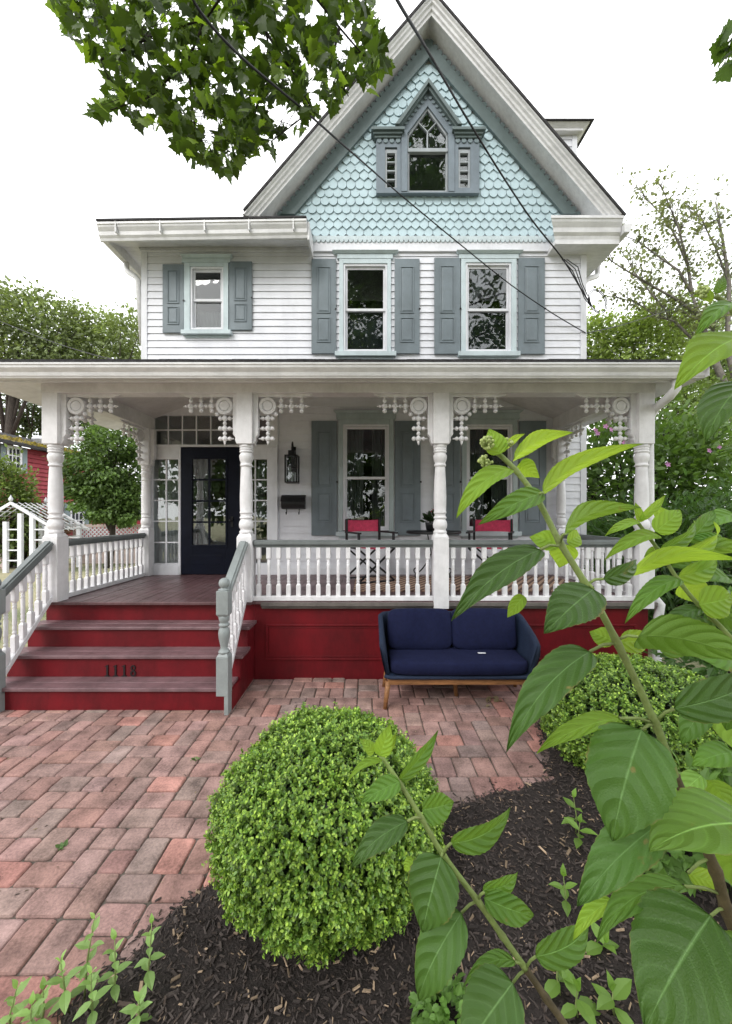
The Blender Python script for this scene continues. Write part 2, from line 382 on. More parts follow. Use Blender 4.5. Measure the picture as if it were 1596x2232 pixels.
def sash_window(q):
    c0, c1 = wu(q['c'][0]), wu(q['c'][1]); cp = q['cap']; sl = q['sill']; s0, s1, st, sb = wu(q['s'][0]), wu(q['s'][1]), wv(q['s'][2]), wv(q['s'][3])
    zc = wv(cp[3]); zt = wv(cp[2]); zs = wv(sl[2]); mid = wv(q['mid'])
    b = MB()
    b.box(c0, s0 - .001, YW - .045, YW + .10, zs, zc); b.box(s1 + .001, c1, YW - .045, YW + .10, zs, zc)
    b.box(s0 - .001, s1 + .001, YW - .044, YW + .10, st + .001, zc)
    b.box(c0 - .03, c1 + .03, YW - .05, YW + .03, zc + .001, zt - .035)
    x0, x1 = wu(cp[0]), wu(cp[1])
    b.hexa([(x0 + .035, YW - .06, zt - .034), (x1 - .035, YW - .06, zt - .034), (x1 - .035, YW, zt - .034), (x0 + .035, YW, zt - .034),
            (x0, YW - .095, zt), (x1, YW - .095, zt), (x1, YW, zt), (x0, YW, zt)])
    o = b.build('window', 'aqua' if q['kind'] != 'low' else 'slate_lite', house, .004)
    b = MB(); b.box(wu(sl[0]), wu(sl[1]), YW - .09, YW + .04, wv(sl[3]), zs - .001); b.box(wu(sl[0]) + .04, wu(sl[1]) - .04, YW - .03, YW, wv(sl[3]) - .035, wv(sl[3]) - .001)
    b.build('sill', 'aqua', o, .004)
    b = MB(); f = .052
    b.box(s0, s0 + .028, YW - .03, YW + .06, sb, st); b.box(s1 - .028, s1, YW - .03, YW + .06, sb, st)       # stops
    b.box(s0 + .028, s1 - .028, YW - .03, YW + .06, st - .028, st); b.box(s0 + .028, s1 - .028, YW - .03, YW + .06, sb, sb + .02)
    i0, i1 = s0 + .029, s1 - .029
    for (za, zb, y) in ((mid - .018, st - .029, YW + .004), (sb + .021, mid + .018, YW + .028)):
        b.box(i0, i0 + f * .6, y, y + .022, za, zb); b.box(i1 - f * .6, i1, y, y + .022, za, zb)
        b.box(i0 + f * .6, i1 - f * .6, y + .001, y + .021, zb - f * .7, zb); b.box(i0 + f * .6, i1 - f * .6, y + .001, y + .021, za, za + f * .75)
    b.build('sash', 'white', o, .002)
    for (za, zb, y) in ((mid + .01, st - .06, YW + .014), (sb + .05, mid - .01, YW + .038)):
        g = MB(); g.box(i0 + .02, i1 - .02, y, y + .004, za, zb); g.build('pane', 'glass', o)
    k = q['kind']; c = MB()
    if k == 'up':
        c.box(i0, i1, YW + .10, YW + .105, sb, mid - .01); c.build('shade', 'shade', o)
    else:
        # hanging curtains with folds
        spans = [(i0, i0 + (i1 - i0) * .44), (i0 + (i1 - i0) * .64, i1)] if k == 'low' else [(i0, i1)]
        zt2 = st if k == 'low' else mid - .1
        for a0, a1 in spans:
            n = 40; vs = []; fs = []
            for i in range(n + 1):
                x = a0 + (a1 - a0) * i / n; yy = YW + .16 + .022 * math.sin(i * 1.1) + .01 * math.sin(i * 2.3 + 1)
                vs += [(x, yy, sb + .02), (x, yy, zt2)]
            fs = [(2 * i, 2 * i + 2, 2 * i + 3, 2 * i + 1) for i in range(n)]
            c.add(vs, fs, True)
        c.build('curtain', 'curtain', o)
M['sashgrey'] = paint('sash_grey_paint', (.33, .36, .38), .5, .06, 5)
M['slate_lite'] = paint('window_trim_grey', (.40, .47, .475), .5, .06, 5, .1, 70)
for q in WIN: sash_window(q)

def shutter(x0, x1, y0, y1, split=.60):
    x0, x1, z1, z0 = wu(x0), wu(x1), wv(y0), wv(y1); b = MB(); W = x1 - x0; hh = z1 - z0
    b.box(x0, x1, YW - .048, YW - .019, z0, z1)
    s = W * .22
    zs = z0 + hh * (1 - split)
    for za, zb in ((z0 + hh * .115, zs - hh * .022), (zs + hh * .022, z1 - hh * .085)):
        # moulded rim round a raised field
        for (a0, a1, c0, c1) in ((x0 + s, x1 - s, zb - .016, zb), (x0 + s, x1 - s, za, za + .016), (x0 + s, x0 + s + .016, za + .016, zb - .016), (x1 - s - .016, x1 - s, za + .016, zb - .016)):
            b.box(a0, a1, YW - .058, YW - .0481, c0, c1)
        a0, a1, c0, c1 = x0 + s + .024, x1 - s - .024, za + .024, zb - .024
        y = YW - .0482
        b.hexa([(a0, y, c0), (a0, y, c1), (a1, y, c1), (a1, y, c0), (a0 + .018, y - .009, c0 + .018), (a0 + .018, y - .009, c1 - .018), (a1 - .018, y - .009, c1 - .018), (a1 - .018, y - .009, c0 + .018)])
    o = b.build('shutter', 'shutter', house, .003)
    h = MB(); h.box(x1 - .012, x1 + .014, YW - .062, YW - .049, z0 + hh * .46, z0 + hh * .475); h.build('hinge', 'black', o)
for a in ((680, 733, 568, 773), (860, 914, 568, 773), (946, 1002, 566, 774), (1128, 1185, 566, 774), (358, 404, 580, 728), (502, 551, 574, 722),
          (680, 735, 919, 1167), (861, 916, 919, 1167), (946, 1002, 919, 1167), (1130, 1188, 919, 1167)):
    shutter(*a)

# ---------------------------------------------------------------- gable
XA, ZA, SL = .955, 8.99, 1.166
IC = math.sqrt(1 + SL * SL); YG = YW - .24
def rk(a, x): return ZA + a * IC - SL * abs(x - XA)
b = MB(); zb = wv(522)
hw = (ZA - zb) / SL
b.prism([(XA - hw, zb), (XA + hw, zb), (XA, ZA)], YW + .012, YW + .10); b.build('gable_wall', 'white', house)
# fish-scale and pointed shingles in courses
b = MB(); types = 'PPPRRRRPPPPPRRRRRPPPPPPPPP'; pitch, wdt = .124, .132; gw = .205 * IC
for r, ty in enumerate(types):
    z0 = zb + .012 + r * pitch
    zc = z0 + pitch * .75
    half = (ZA - gw - zc) / SL + .05
    if half < .03: break
    n0 = int(-half / wdt) - 2
    for i in range(n0, -n0 + 1):
        x = XA + (i + (.5 if r % 2 else 0)) * wdt
        if abs(x - XA) > half: continue
        wx, wz = x - wu(931), z0 + .06
        if (abs(wx) < .74 and wv(431) + .10 < wz < wv(335)) or (abs(wx) < .30 and wz < wv(262) and wz > wv(335) - .01): continue
        g = wdt * .488; j = random.uniform(-.004, .004); tz = z0 + j
        if ty == 'P': low = [(-g, tz + .062), (0, tz), (g, tz + .062)]
        else: low = [(-g, tz + .07)] + [(-g * math.cos(t), tz + .07 - .07 * math.sin(t)) for t in [math.pi * k / 8 for k in range(1, 8)]] + [(g, tz + .07)]
        poly = low + [(g, tz + .19), (-g, tz + .19)]
        n = len(poly); tilt = lambda z: YW - .024 + (z - tz) / .19 * .026
        jt = random.uniform(-.003, .002); x += random.uniform(-.003, .003)
        vs = [(x + px_, tilt(pz) + jt, pz) for px_, pz in poly] + [(x + px_, tilt(pz) + jt + .010, pz) for px_, pz in poly]
        b.add(vs, [tuple(range(n)), tuple(range(2 * n - 1, n - 1, -1))] + [((k + 1) % n, k, k + n, (k + 1) % n + n) for k in range(n)])
b.build('gable_shingles', 'shingle', house)
def rake(mb, prof, side, zend):      # profile of (a, y) swept down one slope, mitred at the ridge, cut level at zend
    top = [(XA, y, ZA + a * IC) for a, y in prof]
    bot = [(XA + side * (ZA + a * IC - zend) / SL, y, zend) for a, y in prof]
    rings = [top, bot] if side > 0 else [bot, top]
    mb.sweep(rings)
b = MB()
for s in (-1, 1): rake(b, [(-.205, YW - .06), (-.205, YW - .02), (-.04, YW - .02), (-.04, YW - .06)], s, 6.30)
for s in (-1, 1):
    Ls = (ZA - 6.30) / SL * IC; n = int(Ls / .104)
    d = Vector((s / IC, 0, -SL / IC)); nn = Vector((SL / IC * s, 0, 1 / IC)); o = Vector((XA, 0, ZA)) + nn * -.04
    for i in range(n):
        c = o + d * (.03 + .104 * (i + .5))
        ps = [c + d * (-.040) , c + d * (-.040) + nn * .020, c + d * -.022 + nn * .042, c + d * .022 + nn * .042, c + d * .040 + nn * .020, c + d * .040]
        b.prism([(p.x, p.z) for p in ps], YW - .062, YW - .024)
b.build('scalloped_rake_trim', 'slate2', house)
b = MB()                                     # scalloped frieze below the shingles
x = XL + .02
z = zb - .006
b.box(-.95, XR - .02, YW - .047, YW - .031, z - .03, z + .03)
i = 0; x = -.93
while x < XR - .06:
    b.lathe([(.001, -.016), (.030, -.015), (.030, 0), (.001, .001)], (x, YW - .031, z - .034), 'Y', 12, False); x += .07
b.build('scalloped_frieze', 'aqua', house)
b = MB()                                     # rakes: soffit and stepped crown
prof = [(.045, YW + .1), (.045, YG), (.03, YG - .008), (.03, YG - .03), (.06, YG - .034), (.07, YG - .056), (.10, YG - .064), (.114, YG - .09), (.138, YG - .095), (.15, YG - .12), (.165, YG - .12), (.165, YW + .1)]
for s in (-1, 1): rake(b, prof, s, 6.06)
b.build('rake_cornice', 'gutter', house)
b = MB()
rprof = [(.167, YG - .135), (.167, YW + 7.5), (.198, YW + 7.5), (.198, YG - .135)]
rake(b, rprof, 1, 6.05); rake(b, rprof, -1, 6.12)
b.build('roof', 'roof', house)
# right cornice return and side eave
def crown(mb, x0, x1, y, z0, z1, dep=.14, yb=None, mit0=0, mit1=0):
    yb = yb or y + .4; hh = z1 - z0
    pr = [(y + dep, z0), (y + dep - .01, z0 + hh * .15), (y + dep * .62, z0 + hh * .28), (y + dep * .55, z0 + hh * .5), (y + dep * .2, z0 + hh * .72), (y + .01, z0 + hh * .84), (y, z0 + hh * .86), (y, z1), (yb, z1), (yb, z0)]
    r0 = [(x0 + (q[0] - y) * mit0, q[0], q[1]) for q in pr]; r1 = [(x1 - (q[0] - y) * mit1, q[0], q[1]) for q in pr]
    mb.sweep([r0, r1])
b = MB()
crown(b, 2.66, 3.71, YG - .12, 5.77, 6.045, .10, YW - .06, 1, 0)
b.box(2.77, 3.71, YG - .02, YW + 6, 5.70, 5.768)
b.box(3.62, 3.71, YW - .06, YW + 6, 5.769, 6.0)
b.build('cornice_return', 'gutter', house)
b = MB()
for k in range(1):
    b.hexa([(3.715, YG - .12, 5.80), (3.80, YG - .12, 5.80), (3.80, YW + 6, 5.80), (3.715, YW + 6, 5.80), (3.715, YG - .12, 5.93), (3.84, YG - .12, 5.93), (3.84, YW + 6, 5.93), (3.715, YW + 6, 5.93)])
b.build('gutter', 'gutter', house, .006)
b = MB(); b.tube([(3.76, YW + .35, 5.80), (3.76, YW + .35, 5.66), (3.72, YW + .3, 5.58), (3.52, YW + .2, 5.47), (3.44, YW + .2, 5.38), (3.43, YW + .2, 4.0)], .042, 8)
b.build('downspout', 'gutter', house)
# left wing eave: soffit, gutter, low roof
b = MB(); yl = YW - .44
def slab(mb, x0, x1, ya, yb2, za, zb2, t):
    mb.hexa([(x0, ya, za), (x1, ya, za), (x1, yb2, zb2), (x0, yb2, zb2), (x0, ya, za + t), (x1, ya, za + t), (x1, yb2, zb2 + t), (x0, yb2, zb2 + t)])
slab(b, -3.70, -.83, yl + .02, YW - .05, 5.645, 5.80, .03); slab(b, -3.70, XL - .03, YW - .05, YW + 7, 5.80, 5.80, .03)
b.box(-.828, -.80, yl - .02, YW - .05, 5.62, 5.875)
b.build('soffit', 'gutter', house, .003)
b = MB()
crown(b, -3.76, -.83, yl - .09, 5.63, 5.845, .08, yl + .018, 0, 0)
b.v = [(q[0], q[1], q[2] + .016 * (q[0] + 2.3)) for q in b.v]
xx = -3.5
while xx < -.9:
    zo = .016 * (xx + 2.3); b.box(xx, xx + .014, yl - .094, yl - .02, 5.70 + zo, 5.849 + zo); xx += .62
b.build('gutter', 'gutter', house)
b = MB()
b.hexa([(-3.78, yl + .02, 5.65), (-3.70, yl + .02, 5.65), (-3.70, YW + 7, 5.70), (-3.78, YW + 7, 5.70), (-3.81, yl + .02, 5.81), (-3.70, yl + .02, 5.81), (-3.70, YW + 7, 5.86), (-3.81, YW + 7, 5.86)])
b.build('gutter', 'gutter', house)
b = MB(); b.tube([(-3.73, YW + .1, 5.66), (-3.73, YW + .1, 5.58), (-3.69, YW + .06, 5.50), (-3.55, YW + .02, 5.40), (-3.49, YW, 5.33), (-3.48, YW + .1, 4.4)], .042, 8); b.build('downspout', 'gutter', house)
b = MB()
b.hexa([(-3.76, yl - .1, 5.83), (-.835, yl - .1, 5.875), (-.835, YW + 3, 7.0), (-2.0, YW + 3, 7.0), (-3.76, yl - .1, 5.857), (-.835, yl - .1, 5.90), (-.835, YW + 3, 7.03), (-2.0, YW + 3, 7.03)])
b.hexa([(-3.76, yl - .1, 5.83), (-2.0, YW + 3, 7.0), (-2.0, YW + 7, 7.0), (-3.76, YW + 7, 5.83), (-3.76, yl - .1, 5.857), (-2.0, YW + 3, 7.03), (-2.0, YW + 7, 7.03), (-3.76, YW + 7, 5.857)])
b.build('wing_roof', 'roof', house)
# dormer on the right slope
DY = 6.55; b = MB(); dt = V(297, DY)
siding(b, 2.3, U(1246, DY), 6.2, dt, DY, .12, []); b.box(2.3, U(1250, DY), DY + .021, DY + 1.8, 6.2, dt)
o = b.build('dormer', 'siding', house)
b = MB(); b.box(U(1246, DY), U(1257, DY), DY - .02, DY + .1, 6.2, dt); b.build('corner_board', 'white', o)
b = MB(); ex = U(1258, DY); b.box(2.3, ex + .05, DY - .10, DY + 2, dt + .001, dt + .04); b.hexa([(2.3, DY - .1, dt + .041), (ex + .06, DY - .1, dt + .041), (ex + .06, DY + 2, dt + .041), (2.3, DY + 2, dt + .041), (2.3, DY - .15, dt + .10), (ex + .14, DY - .15, dt + .10), (ex + .14, DY + 2, dt + .10), (2.3, DY + 2, dt + .10)])
b.build('dormer_eave', 'gutter', o)
b = MB(); b.box(2.2, ex + .19, DY - .18, DY + 2.1, dt + .101, dt + .12); b.build('dormer_roof', 'roof', o)

# gable window: pointed centre light between two narrow side lights
z = wv; x = wu
b = MB(); y0 = YW - .075; yb = YW + .005
def ring(mb, xa, xb, za, zb_, xi0, xi1, zi0, zi1, yf, yk):
    mb.box(xa, xi0, yf, yk, za, zb_); mb.box(xi1, xb, yf, yk, za, zb_)
    mb.box(xi0, xi1, yf, yk, za, zi0); mb.box(xi0, xi1, yf, yk, zi1, zb_)
cxp = 931.0
for sg in (-1, 1):
    X = lambda p: x(cxp + sg * p)
    lo, hi = (lambda a, c: (min(X(a), X(c)), max(X(a), X(c))))(57, 111)
    ii = sorted((X(66), X(92)))
    ring(b, lo, hi, z(428), z(315), ii[0], ii[1], z(418), z(331), y0, yb)
    m = sorted((X(44), X(57))); b.box(m[0], m[1], y0 - .02, yb, z(428), z(297))     # mullion posts
    m = sorted((X(42), X(112))); 
b.box(x(cxp - 111), x(cxp + 111), y0 - .012, yb, z(431), z(428) - .001)
hp = [(cxp - 44, 297), (cxp - 44, 301), (cxp, 241), (cxp + 44, 301), (cxp + 44, 297), (cxp, 232)]
# pediment board between the pointed light and the hood
def vee(mb, o_half, o_base, o_top, i_half, i_base, i_top, ya, yk):
    for sg in (-1, 1):
        pl = [(x(cxp + sg * o_half), z(o_base)), (x(cxp), z(o_top)), (x(cxp), z(i_top)), (x(cxp + sg * i_half), z(i_base))]
        mb.prism(pl, ya, yk)
vee(b, 60, 292, 210, 44, 301, 242, y0, yb)
M['slate_win'] = paint('gable_window_paint', (.175, .215, .25), .5, .07, 6, .12, 70)
gwin = b.build('gable_window', 'slate_win', house, .003)

b = MB(); vee(b, 71, 294, 196, 62, 294, 206, YW - .17, yb); vee(b, 66, 293, 204, 58, 293, 213, YW - .13, yb + .002)
for sg in (-1, 1):
    a, c = sorted((x(cxp + sg * 51), x(cxp + sg * 122)))
    b.box(a, c, YW - .16, yb, z(304), z(298)); b.box(a + .03, c - .03, YW - .13, yb, z(309), z(304) - .001); b.box(a + .05, c - .05, YW - .105, yb, z(314), z(309) - .001)
b.build('window_hood', 'slate2', gwin, .003)
for sg in (-1, 1):
    b = MB()
    for k in range(8):                       # scallops hanging under the hood
        t = (k + .5) / 8; px_ = cxp + sg * (2 + 56 * t); py_ = 222 + 72 * t
        b.lathe([(.001, -.012), (.024, -.012), (.024, 0), (.001, 0)], (x(px_), y0 - .001, z(py_)), 'Y', 10, False)
    b.build('scallop_trim', 'slate', gwin); b = MB()
    for k in range(4):
        px_ = cxp + sg * (64 + k * 13.5); b.lathe([(.001, -.014), (.036, -.014), (.036, 0), (.001, 0)], (x(px_), y0 - .001, z(318)), 'Y', 10, False)
    b.build('scallop_trim', 'slate', gwin)
b = MB()                                     # sashes
i0, i1 = x(cxp - 43.5), x(cxp + 43.5)
b.box(i0, i0 + .028, y0 + .02, yb, z(427), z(340)); b.box(i1 - .028, i1, y0 + .02, yb, z(427), z(340)); b.box(i0 + .028, i1 - .028, y0 + .02, yb, z(427), z(422))
b.box(i0, i1, y0 + .005, yb, z(340) + .001, z(332))
b.box(i0, i0 + .022, y0 + .025, yb, z(332), z(300)); b.box(i1 - .022, i1, y0 + .025, yb, z(332), z(300))
vee(b, 43.5, 301, 242, 40, 303, 248, y0 + .025, yb)
b.box(x(cxp) - .009, x(cxp) + .009, y0 + .03, yb - .01, z(332) + .001, z(291))
for sg in (-1, 1):
    p0, p1 = Vector((x(cxp), 0, z(293))), Vector((x(cxp + sg * 20), 0, z(272))); dd = (p1 - p0).normalized(); nn = Vector((-dd.z, 0, dd.x)) * .008
    b.prism([((p0 + nn).x, (p0 + nn).z), ((p1 + nn).x, (p1 + nn).z), ((p1 - nn).x, (p1 - nn).z), ((p0 - nn).x, (p0 - nn).z)], y0 + .031, yb - .011)
for sg in (-1, 1):
    a, c = sorted((x(cxp + sg * 66), x(cxp + sg * 92)))
    b.box(a, a + .03, y0 + .02, yb, z(418), z(333)); b.box(c - .03, c, y0 + .02, yb, z(418), z(333)); b.box(a + .03, c - .03, y0 + .02, yb, z(418), z(415)); b.box(a + .03, c - .03, y0 + .02, yb, z(341), z(333))
    for py_ in (361, 380, 399): b.box(a + .03, c - .03, y0 + .025, yb - .01, z(py_), z(py_ - 3))
b.build('sash', 'sashgrey', gwin, .002)
for (px0, px1, pa, pb) in ((cxp - 40, cxp + 40, 422, 338), (cxp - 92, cxp - 66, 416, 338), (cxp + 66, cxp + 92, 416, 338)):
    g = MB(); g.box(x(px0), x(px1), YW - .02, YW - .016, z(pa), z(pb)); g.build('pane', 'glassk', gwin)
g = MB(); g.prism([(x(cxp - 41), z(333)), (x(cxp + 41), z(333)), (x(cxp + 41), z(302)), (x(cxp), z(246)), (x(cxp - 41), z(302))], YW - .022, YW - .018); g.build('pane', 'glassk', gwin)
g = MB()
g.box(x(cxp - 95), x(cxp + 95), YW - .012, YW - .008, z(424), z(330)); g.prism([(x(cxp - 42), z(330)), (x(cxp + 42), z(330)), (x(cxp + 42), z(300)), (x(cxp), z(240)), (x(cxp - 42), z(300))], YW - .012, YW - .008); g.build('backing', 'dark', gwin)  # near-black sheet: the unlit attic's darkness put into its colour
# ================================================================ PORCH
XP = [-3.30, -1.272, .787, 2.93]             # front posts
BZ = 3.005                                    # underside of porch beam
GY = YF - .36; GZ1 = V(799, GY); GZ0 = V(828, GY)
XE0, XE1 = -3.84, 3.215
# floor boards and lip
b = MB(); bw = .083; xx = -3.40
while xx < 3.0:
    e = random.uniform(-.0015, .0015)
    b.box(xx + .0015, min(xx + bw, 3.02) - .0015, YF - .05, YW - .005, FL - .028, FL + e); xx += bw
b.build('porch_floor', 'deck', house, .002)
b = MB(); b.box(-1.10, 3.05, YF - .075, YF - .052, FL - .045, FL - .004); b.box(-1.10, 3.03, YF - .045, YF - .012, FL - .075, FL - .029); b.build('floor_edge', 'lip', house, .004)
# red panelled skirt
b = MB(); b.box(-1.189, 3.0, YF, YF + .03, -.05, FL - .03); b.box(2.97, 3.0, YF + .03, YW, -.05, FL - .03); b.box(-3.40, -3.36, YF + .03, YW, -.05, FL - .03); b.box(-3.36, -1.189, YF + .025, YF + .05, -.05, FL - .03)
zp0, zp1 = V(1438, YF), V(1360, YF)
for xa, xb in ((U(580, YF), U(972, YF)), (U(990, YF), U(1386, YF))):
    t = .022
    for (p, q, r_, s_) in ((xa, xb, zp1 - t, zp1), (xa, xb, zp0, zp0 + t), (xa, xa + t, zp0 + t, zp1 - t), (xb - t, xb, zp0 + t, zp1 - t)):
        b.box(p, q, YF - .014, YF - .0005, r_, s_)
    t2 = .010
    for (p, q, r_, s_) in ((xa + .03, xb - .03, zp1 - .042, zp1 - .032), (xa + .03, xb - .03, zp0 + .032, zp0 + .042), (xa + .03, xa + .04, zp0 + .042, zp1 - .042), (xb - .04, xb - .03, zp0 + .042, zp1 - .042)):
        b.box(p, q, YF - .006, YF - .0006, r_, s_)
b.build('porch_skirt', 'red', house, .003)
# steps
SX0, SX1 = -3.40, -1.19; rise = FL / 4; tread_d = (YF - 3.417) / 3
b = MB(); tb = []
for k in range(4):                            # k=0 bottom riser
    y = 3.417 + tread_d * k; zt = rise * (k + 1); r = MB()
    r.box(SX0, SX1, y, (y + tread_d if k < 3 else YF + .02) - .001, 0, zt - .032)
    b.v, b.f, b.sm = b.v, b.f, b.sm; o_ = len(b.v); b.v += r.v; b.f += [tuple(i + o_ for i in f) for f in r.f]; b.sm += r.sm
steps = b.build('front_steps', 'red', house)
for k in range(3):
    y = 3.417 + tread_d * k; zt = rise * (k + 1); t = MB(); half = (tread_d + .03) / 2
    for q in range(2):
        t.box(SX0 - .03, SX1 + (.03 if k else -.02), y - .03 + half * q + (.002 if q else 0), y - .03 + half * (q + 1) - .001, zt - .031, zt + random.uniform(-.001, .001))
    t.build('tread', 'tread', steps, .005)
b = MB(); b.box(SX0 + .02, -1.20, YF - .075, YF - .0505, FL - .03, FL + .001); b.build('landing_nosing', 'deck', steps, .004)
# house number, raised serif figures on the third riser down
b = MB(); yb_ = 3.417 + tread_d; Yn = yb_ - .008; s = .0052; zN = V(1474, yb_)
def num_one(x0):
    pr = [(4, 0), (13, 0), (13, 1.4), (10.4, 2), (10.4, 21), (9.6, 21), (4.2, 18.6), (4.4, 17.6), (7.2, 18.2), (7.2, 2), (4, 1.4)]
    b.prism([(x0 + px_ * s, zN + pz * s) for px_, pz in pr], Yn, yb_ - .001)
for i, xx in enumerate((228, 246, 265)): num_one(U(xx, yb_) - .016)
x8 = U(291, yb_)
for cz, ro, ri in ((5.4, 5.6, 2.4), (15.6, 4.9, 2.0)):
    n = 20
    for k in range(n):
        a0, a1 = 2 * math.pi * k / n, 2 * math.pi * (k + 1) / n
        q = lambda r_, a: (x8 + r_ * math.cos(a) * s * .92, zN + (cz + r_ * math.sin(a)) * s)
        w0 = ri + .9 * abs(math.sin(a0)); w1 = ri + .9 * abs(math.sin(a1))
        b.prism([q(ro, a0), q(ro, a1), q(w1, a1), q(w0, a0)], Yn, yb_ - .001)
b.build('house_number', 'num', steps)
# columns
def column(xc, yc, zb=FL):
    b = MB(); h = .079
    b.box(xc - h, xc + h, yc - h, yc + h, zb, 1.50)
    rings = [[(xc + sx * q, yc + sy * q, zz) for sx, sy in ((-1, -1), (1, -1), (1, 1), (-1, 1))] for q, zz in ((h, 1.501), (.058, 1.54))]
    b.sweep(rings)
    pr = [(.066, 1.535), (.072, 1.548), (.072, 1.562), (.060, 1.570), (.060, 1.585), (.072, 1.60), (.076, 1.63), (.070, 1.665), (.058, 1.685), (.056, 1.69), (.068, 1.70), (.068, 1.715), (.058, 1.722), (.058, 1.745), (.067, 1.752),
          (.068, 1.765), (.063, 1.775), (.066, 1.85), (.067, 1.93), (.062, 2.08), (.054, 2.23), (.052, 2.245), (.064, 2.252), (.064, 2.268), (.056, 2.275), (.056, 2.29), (.066, 2.31), (.072, 2.345), (.072, 2.365), (.060, 2.385), (.058, 2.39),
          (.070, 2.398), (.070, 2.412), (.062, 2.418), (.070, 2.424), (.070, 2.437), (.062, 2.444), (.072, 2.45), (.072, 2.478)]
    b.lathe(pr, (xc, yc, 0), 'Z', 20)
    h2 = .082; b.box(xc - h2, xc + h2, yc - h2, yc + h2, 2.479, BZ + .12)
    # flanking pilaster strips with ogee feet that the brackets grow from
    for sx in (-1, 1):
        if (sx < 0 and xc == XP[0]) or (sx > 0 and xc == XP[3]): continue
        a = xc + sx * h2; c = xc + sx * (h2 + .052)
        b.prism([(a, BZ + .01), (a, 2.488), (a + sx * .012, 2.488), (a + sx * .03, 2.53), (a + sx * .024, 2.55), (c, 2.59), (c - sx * .004, 2.62), (c, 2.64), (c, BZ + .01)], yc - .035, yc + .035)
    return b.build('column', 'trimw', house, .004)
for i, xc in enumerate(XP): column(xc, YF, FL if i < 2 else FL - .07)
for xc in (XP[0], XP[3]): column(xc, YW - .11)
# brackets: roundel and ball-and-spindle lattice
def bracket(ox, oy, dx, dy, mat='trimw'):      # grows from (ox,oy) along unit (dx,dy)
    b = MB(); W = lambda s_, zz, t=0: (ox + dx * s_ - dy * t, oy + dy * s_ + dx * t, BZ + zz)
    rot = abs(dx) > .5; ax = 'Y' if rot else 'X'
    c = (.095, -.115)
    b.lathe([(.001, -.022), (.05, -.022), (.056, -.012), (.060, -.026), (.088, -.026), (.092, -.018), (.092, .018), (.088, .026), (.060, .026), (.056, .012), (.05, .022), (.001, .022)], W(*c), ax, 24, False)
    for k in range(8):
        a = 2 * math.pi * k / 8; b.ball(W(c[0] + .052 * math.cos(a), c[1] + .052 * math.sin(a), 0), .016, 6)
    def bar(s0, z0, s1, z1, r=.009): b.tube([W(s0, z0), W(s1, z1)], r, 6)
    zc = c[1]
    bar(.18, zc, .50, zc)
    for s_ in (.235, .345, .455):
        bar(s_, 0, s_, zc - .05); b.lathe([(.006, -.036), (.030, -.012), (.030, .012), (.006, .036)], W(s_, zc), 'Z', 8)
        b.ball(W(s_, zc - .050), .025); b.ball(W(s_, zc + .055), .023); b.ball(W(s_, zc + .095), .016)
    for s_ in (.29, .40): b.ball(W(s_, zc), .022)
    b.lathe([(.018, -.02), (.014, .0), (.002, .04)], W(.50, zc), 'X' if rot else 'Y', 8) if False else b.ball(W(.505, zc), .016)
    bar(.505, zc, .535, zc, .006)
    b.ball(W(.180, -.20), .024)
    bar(c[0], -.20, c[0], -.50)
    for zz in (-.245, -.352, -.46):
        bar(0, zz, c[0] + .05, zz); b.lathe([(.006, -.036), (.031, -.012), (.031, .012), (.006, .036)], W(c[0], zz), 'Z', 8)
        b.ball(W(c[0] + .048, zz), .025); b.ball(W(c[0] - .052, zz), .023)
    for zz in (-.298, -.406): b.ball(W(c[0], zz), .023)
    b.lathe([(.003, -.05), (.014, -.02), (.012, 0)], W(c[0], -.48), 'Z', 8)
    # stepped strip under the beam
    n = 3
    pr = [(0, .012), (0, -.022), (.50, -.022), (.515, -.012), (.53, -.016), (.56, .0), (.60, .012)]
    if rot: b.prism([(ox + dx * p, BZ + q) for p, q in pr], oy - .022, oy + .022)
    else:
        b.sweep([[(ox - .022, oy + dy * p, BZ + q) for p, q in pr], [(ox + .022, oy + dy * p, BZ + q) for p, q in pr]])
    return b.build('bracket', mat, house)
k = .134
for i, xc in enumerate(XP):
    if i > 0: bracket(xc - k, YF, -1, 0)
    if i < 3: bracket(xc + k, YF, 1, 0)
for xc in (XP[0], XP[3]):
    bracket(xc, YF + k - .05, 0, 1); bracket(xc, YW - .11 - k + .05, 0, -1)
# beam, frieze, soffit, gutter
b = MB()
b.box(XP[0] - .085, XP[3] + .085, YF - .086, YF + .086, BZ + .006, BZ + .30)
for xc in (XP[0], XP[3]): b.box(xc - .08, xc + .08, YF + .087, YW - .02, BZ + .006, BZ + .26)
b.build('porch_beam', 'trimw', house, .003)
b = MB()
zs = GZ0 - .012
b.hexa([(XE0, GY + .02, zs), (XE1, GY + .02, zs), (XE1 - .3, YF - .087, zs + .07), (XE0 + .3, YF - .087, zs + .07), (XE0, GY + .02, zs + .02), (XE1, GY + .02, zs + .02), (XE1 - .3, YF - .087, zs + .09), (XE0 + .3, YF - .087, zs + .09)])
for s, xe, xc in ((-1, XE0, XP[0] - .086), (1, XE1, XP[3] + .086)):
    pts = [(xe, GY + .02, zs), (xc, YF - .087, zs + .07), (xc, YW, zs + .07), (xe, YW, zs)]
    if s > 0: pts = [pts[0], pts[3], pts[2], pts[1]]
    b.hexa(pts + [(p[0], p[1], p[2] + .02) for p in pts])
b.build('soffit', 'trimw', house)
b = MB()
hh = GZ1 - GZ0
pr = [(GY + .02, GZ0), (GY - .05, GZ0), (GY - .055, GZ0 + .012), (GY - .062, GZ0 + .018), (GY - .07, GZ0 + .05), (GY - .098, GZ0 + .085), (GY - .10, GZ1 - .022), (GY - .108, GZ1 - .018), (GY - .108, GZ1), (GY + .02, GZ1)]
b.sweep([[(XE0 - .10, y, z_) for y, z_ in pr], [(XE1 + .02, y, z_) for y, z_ in pr]])
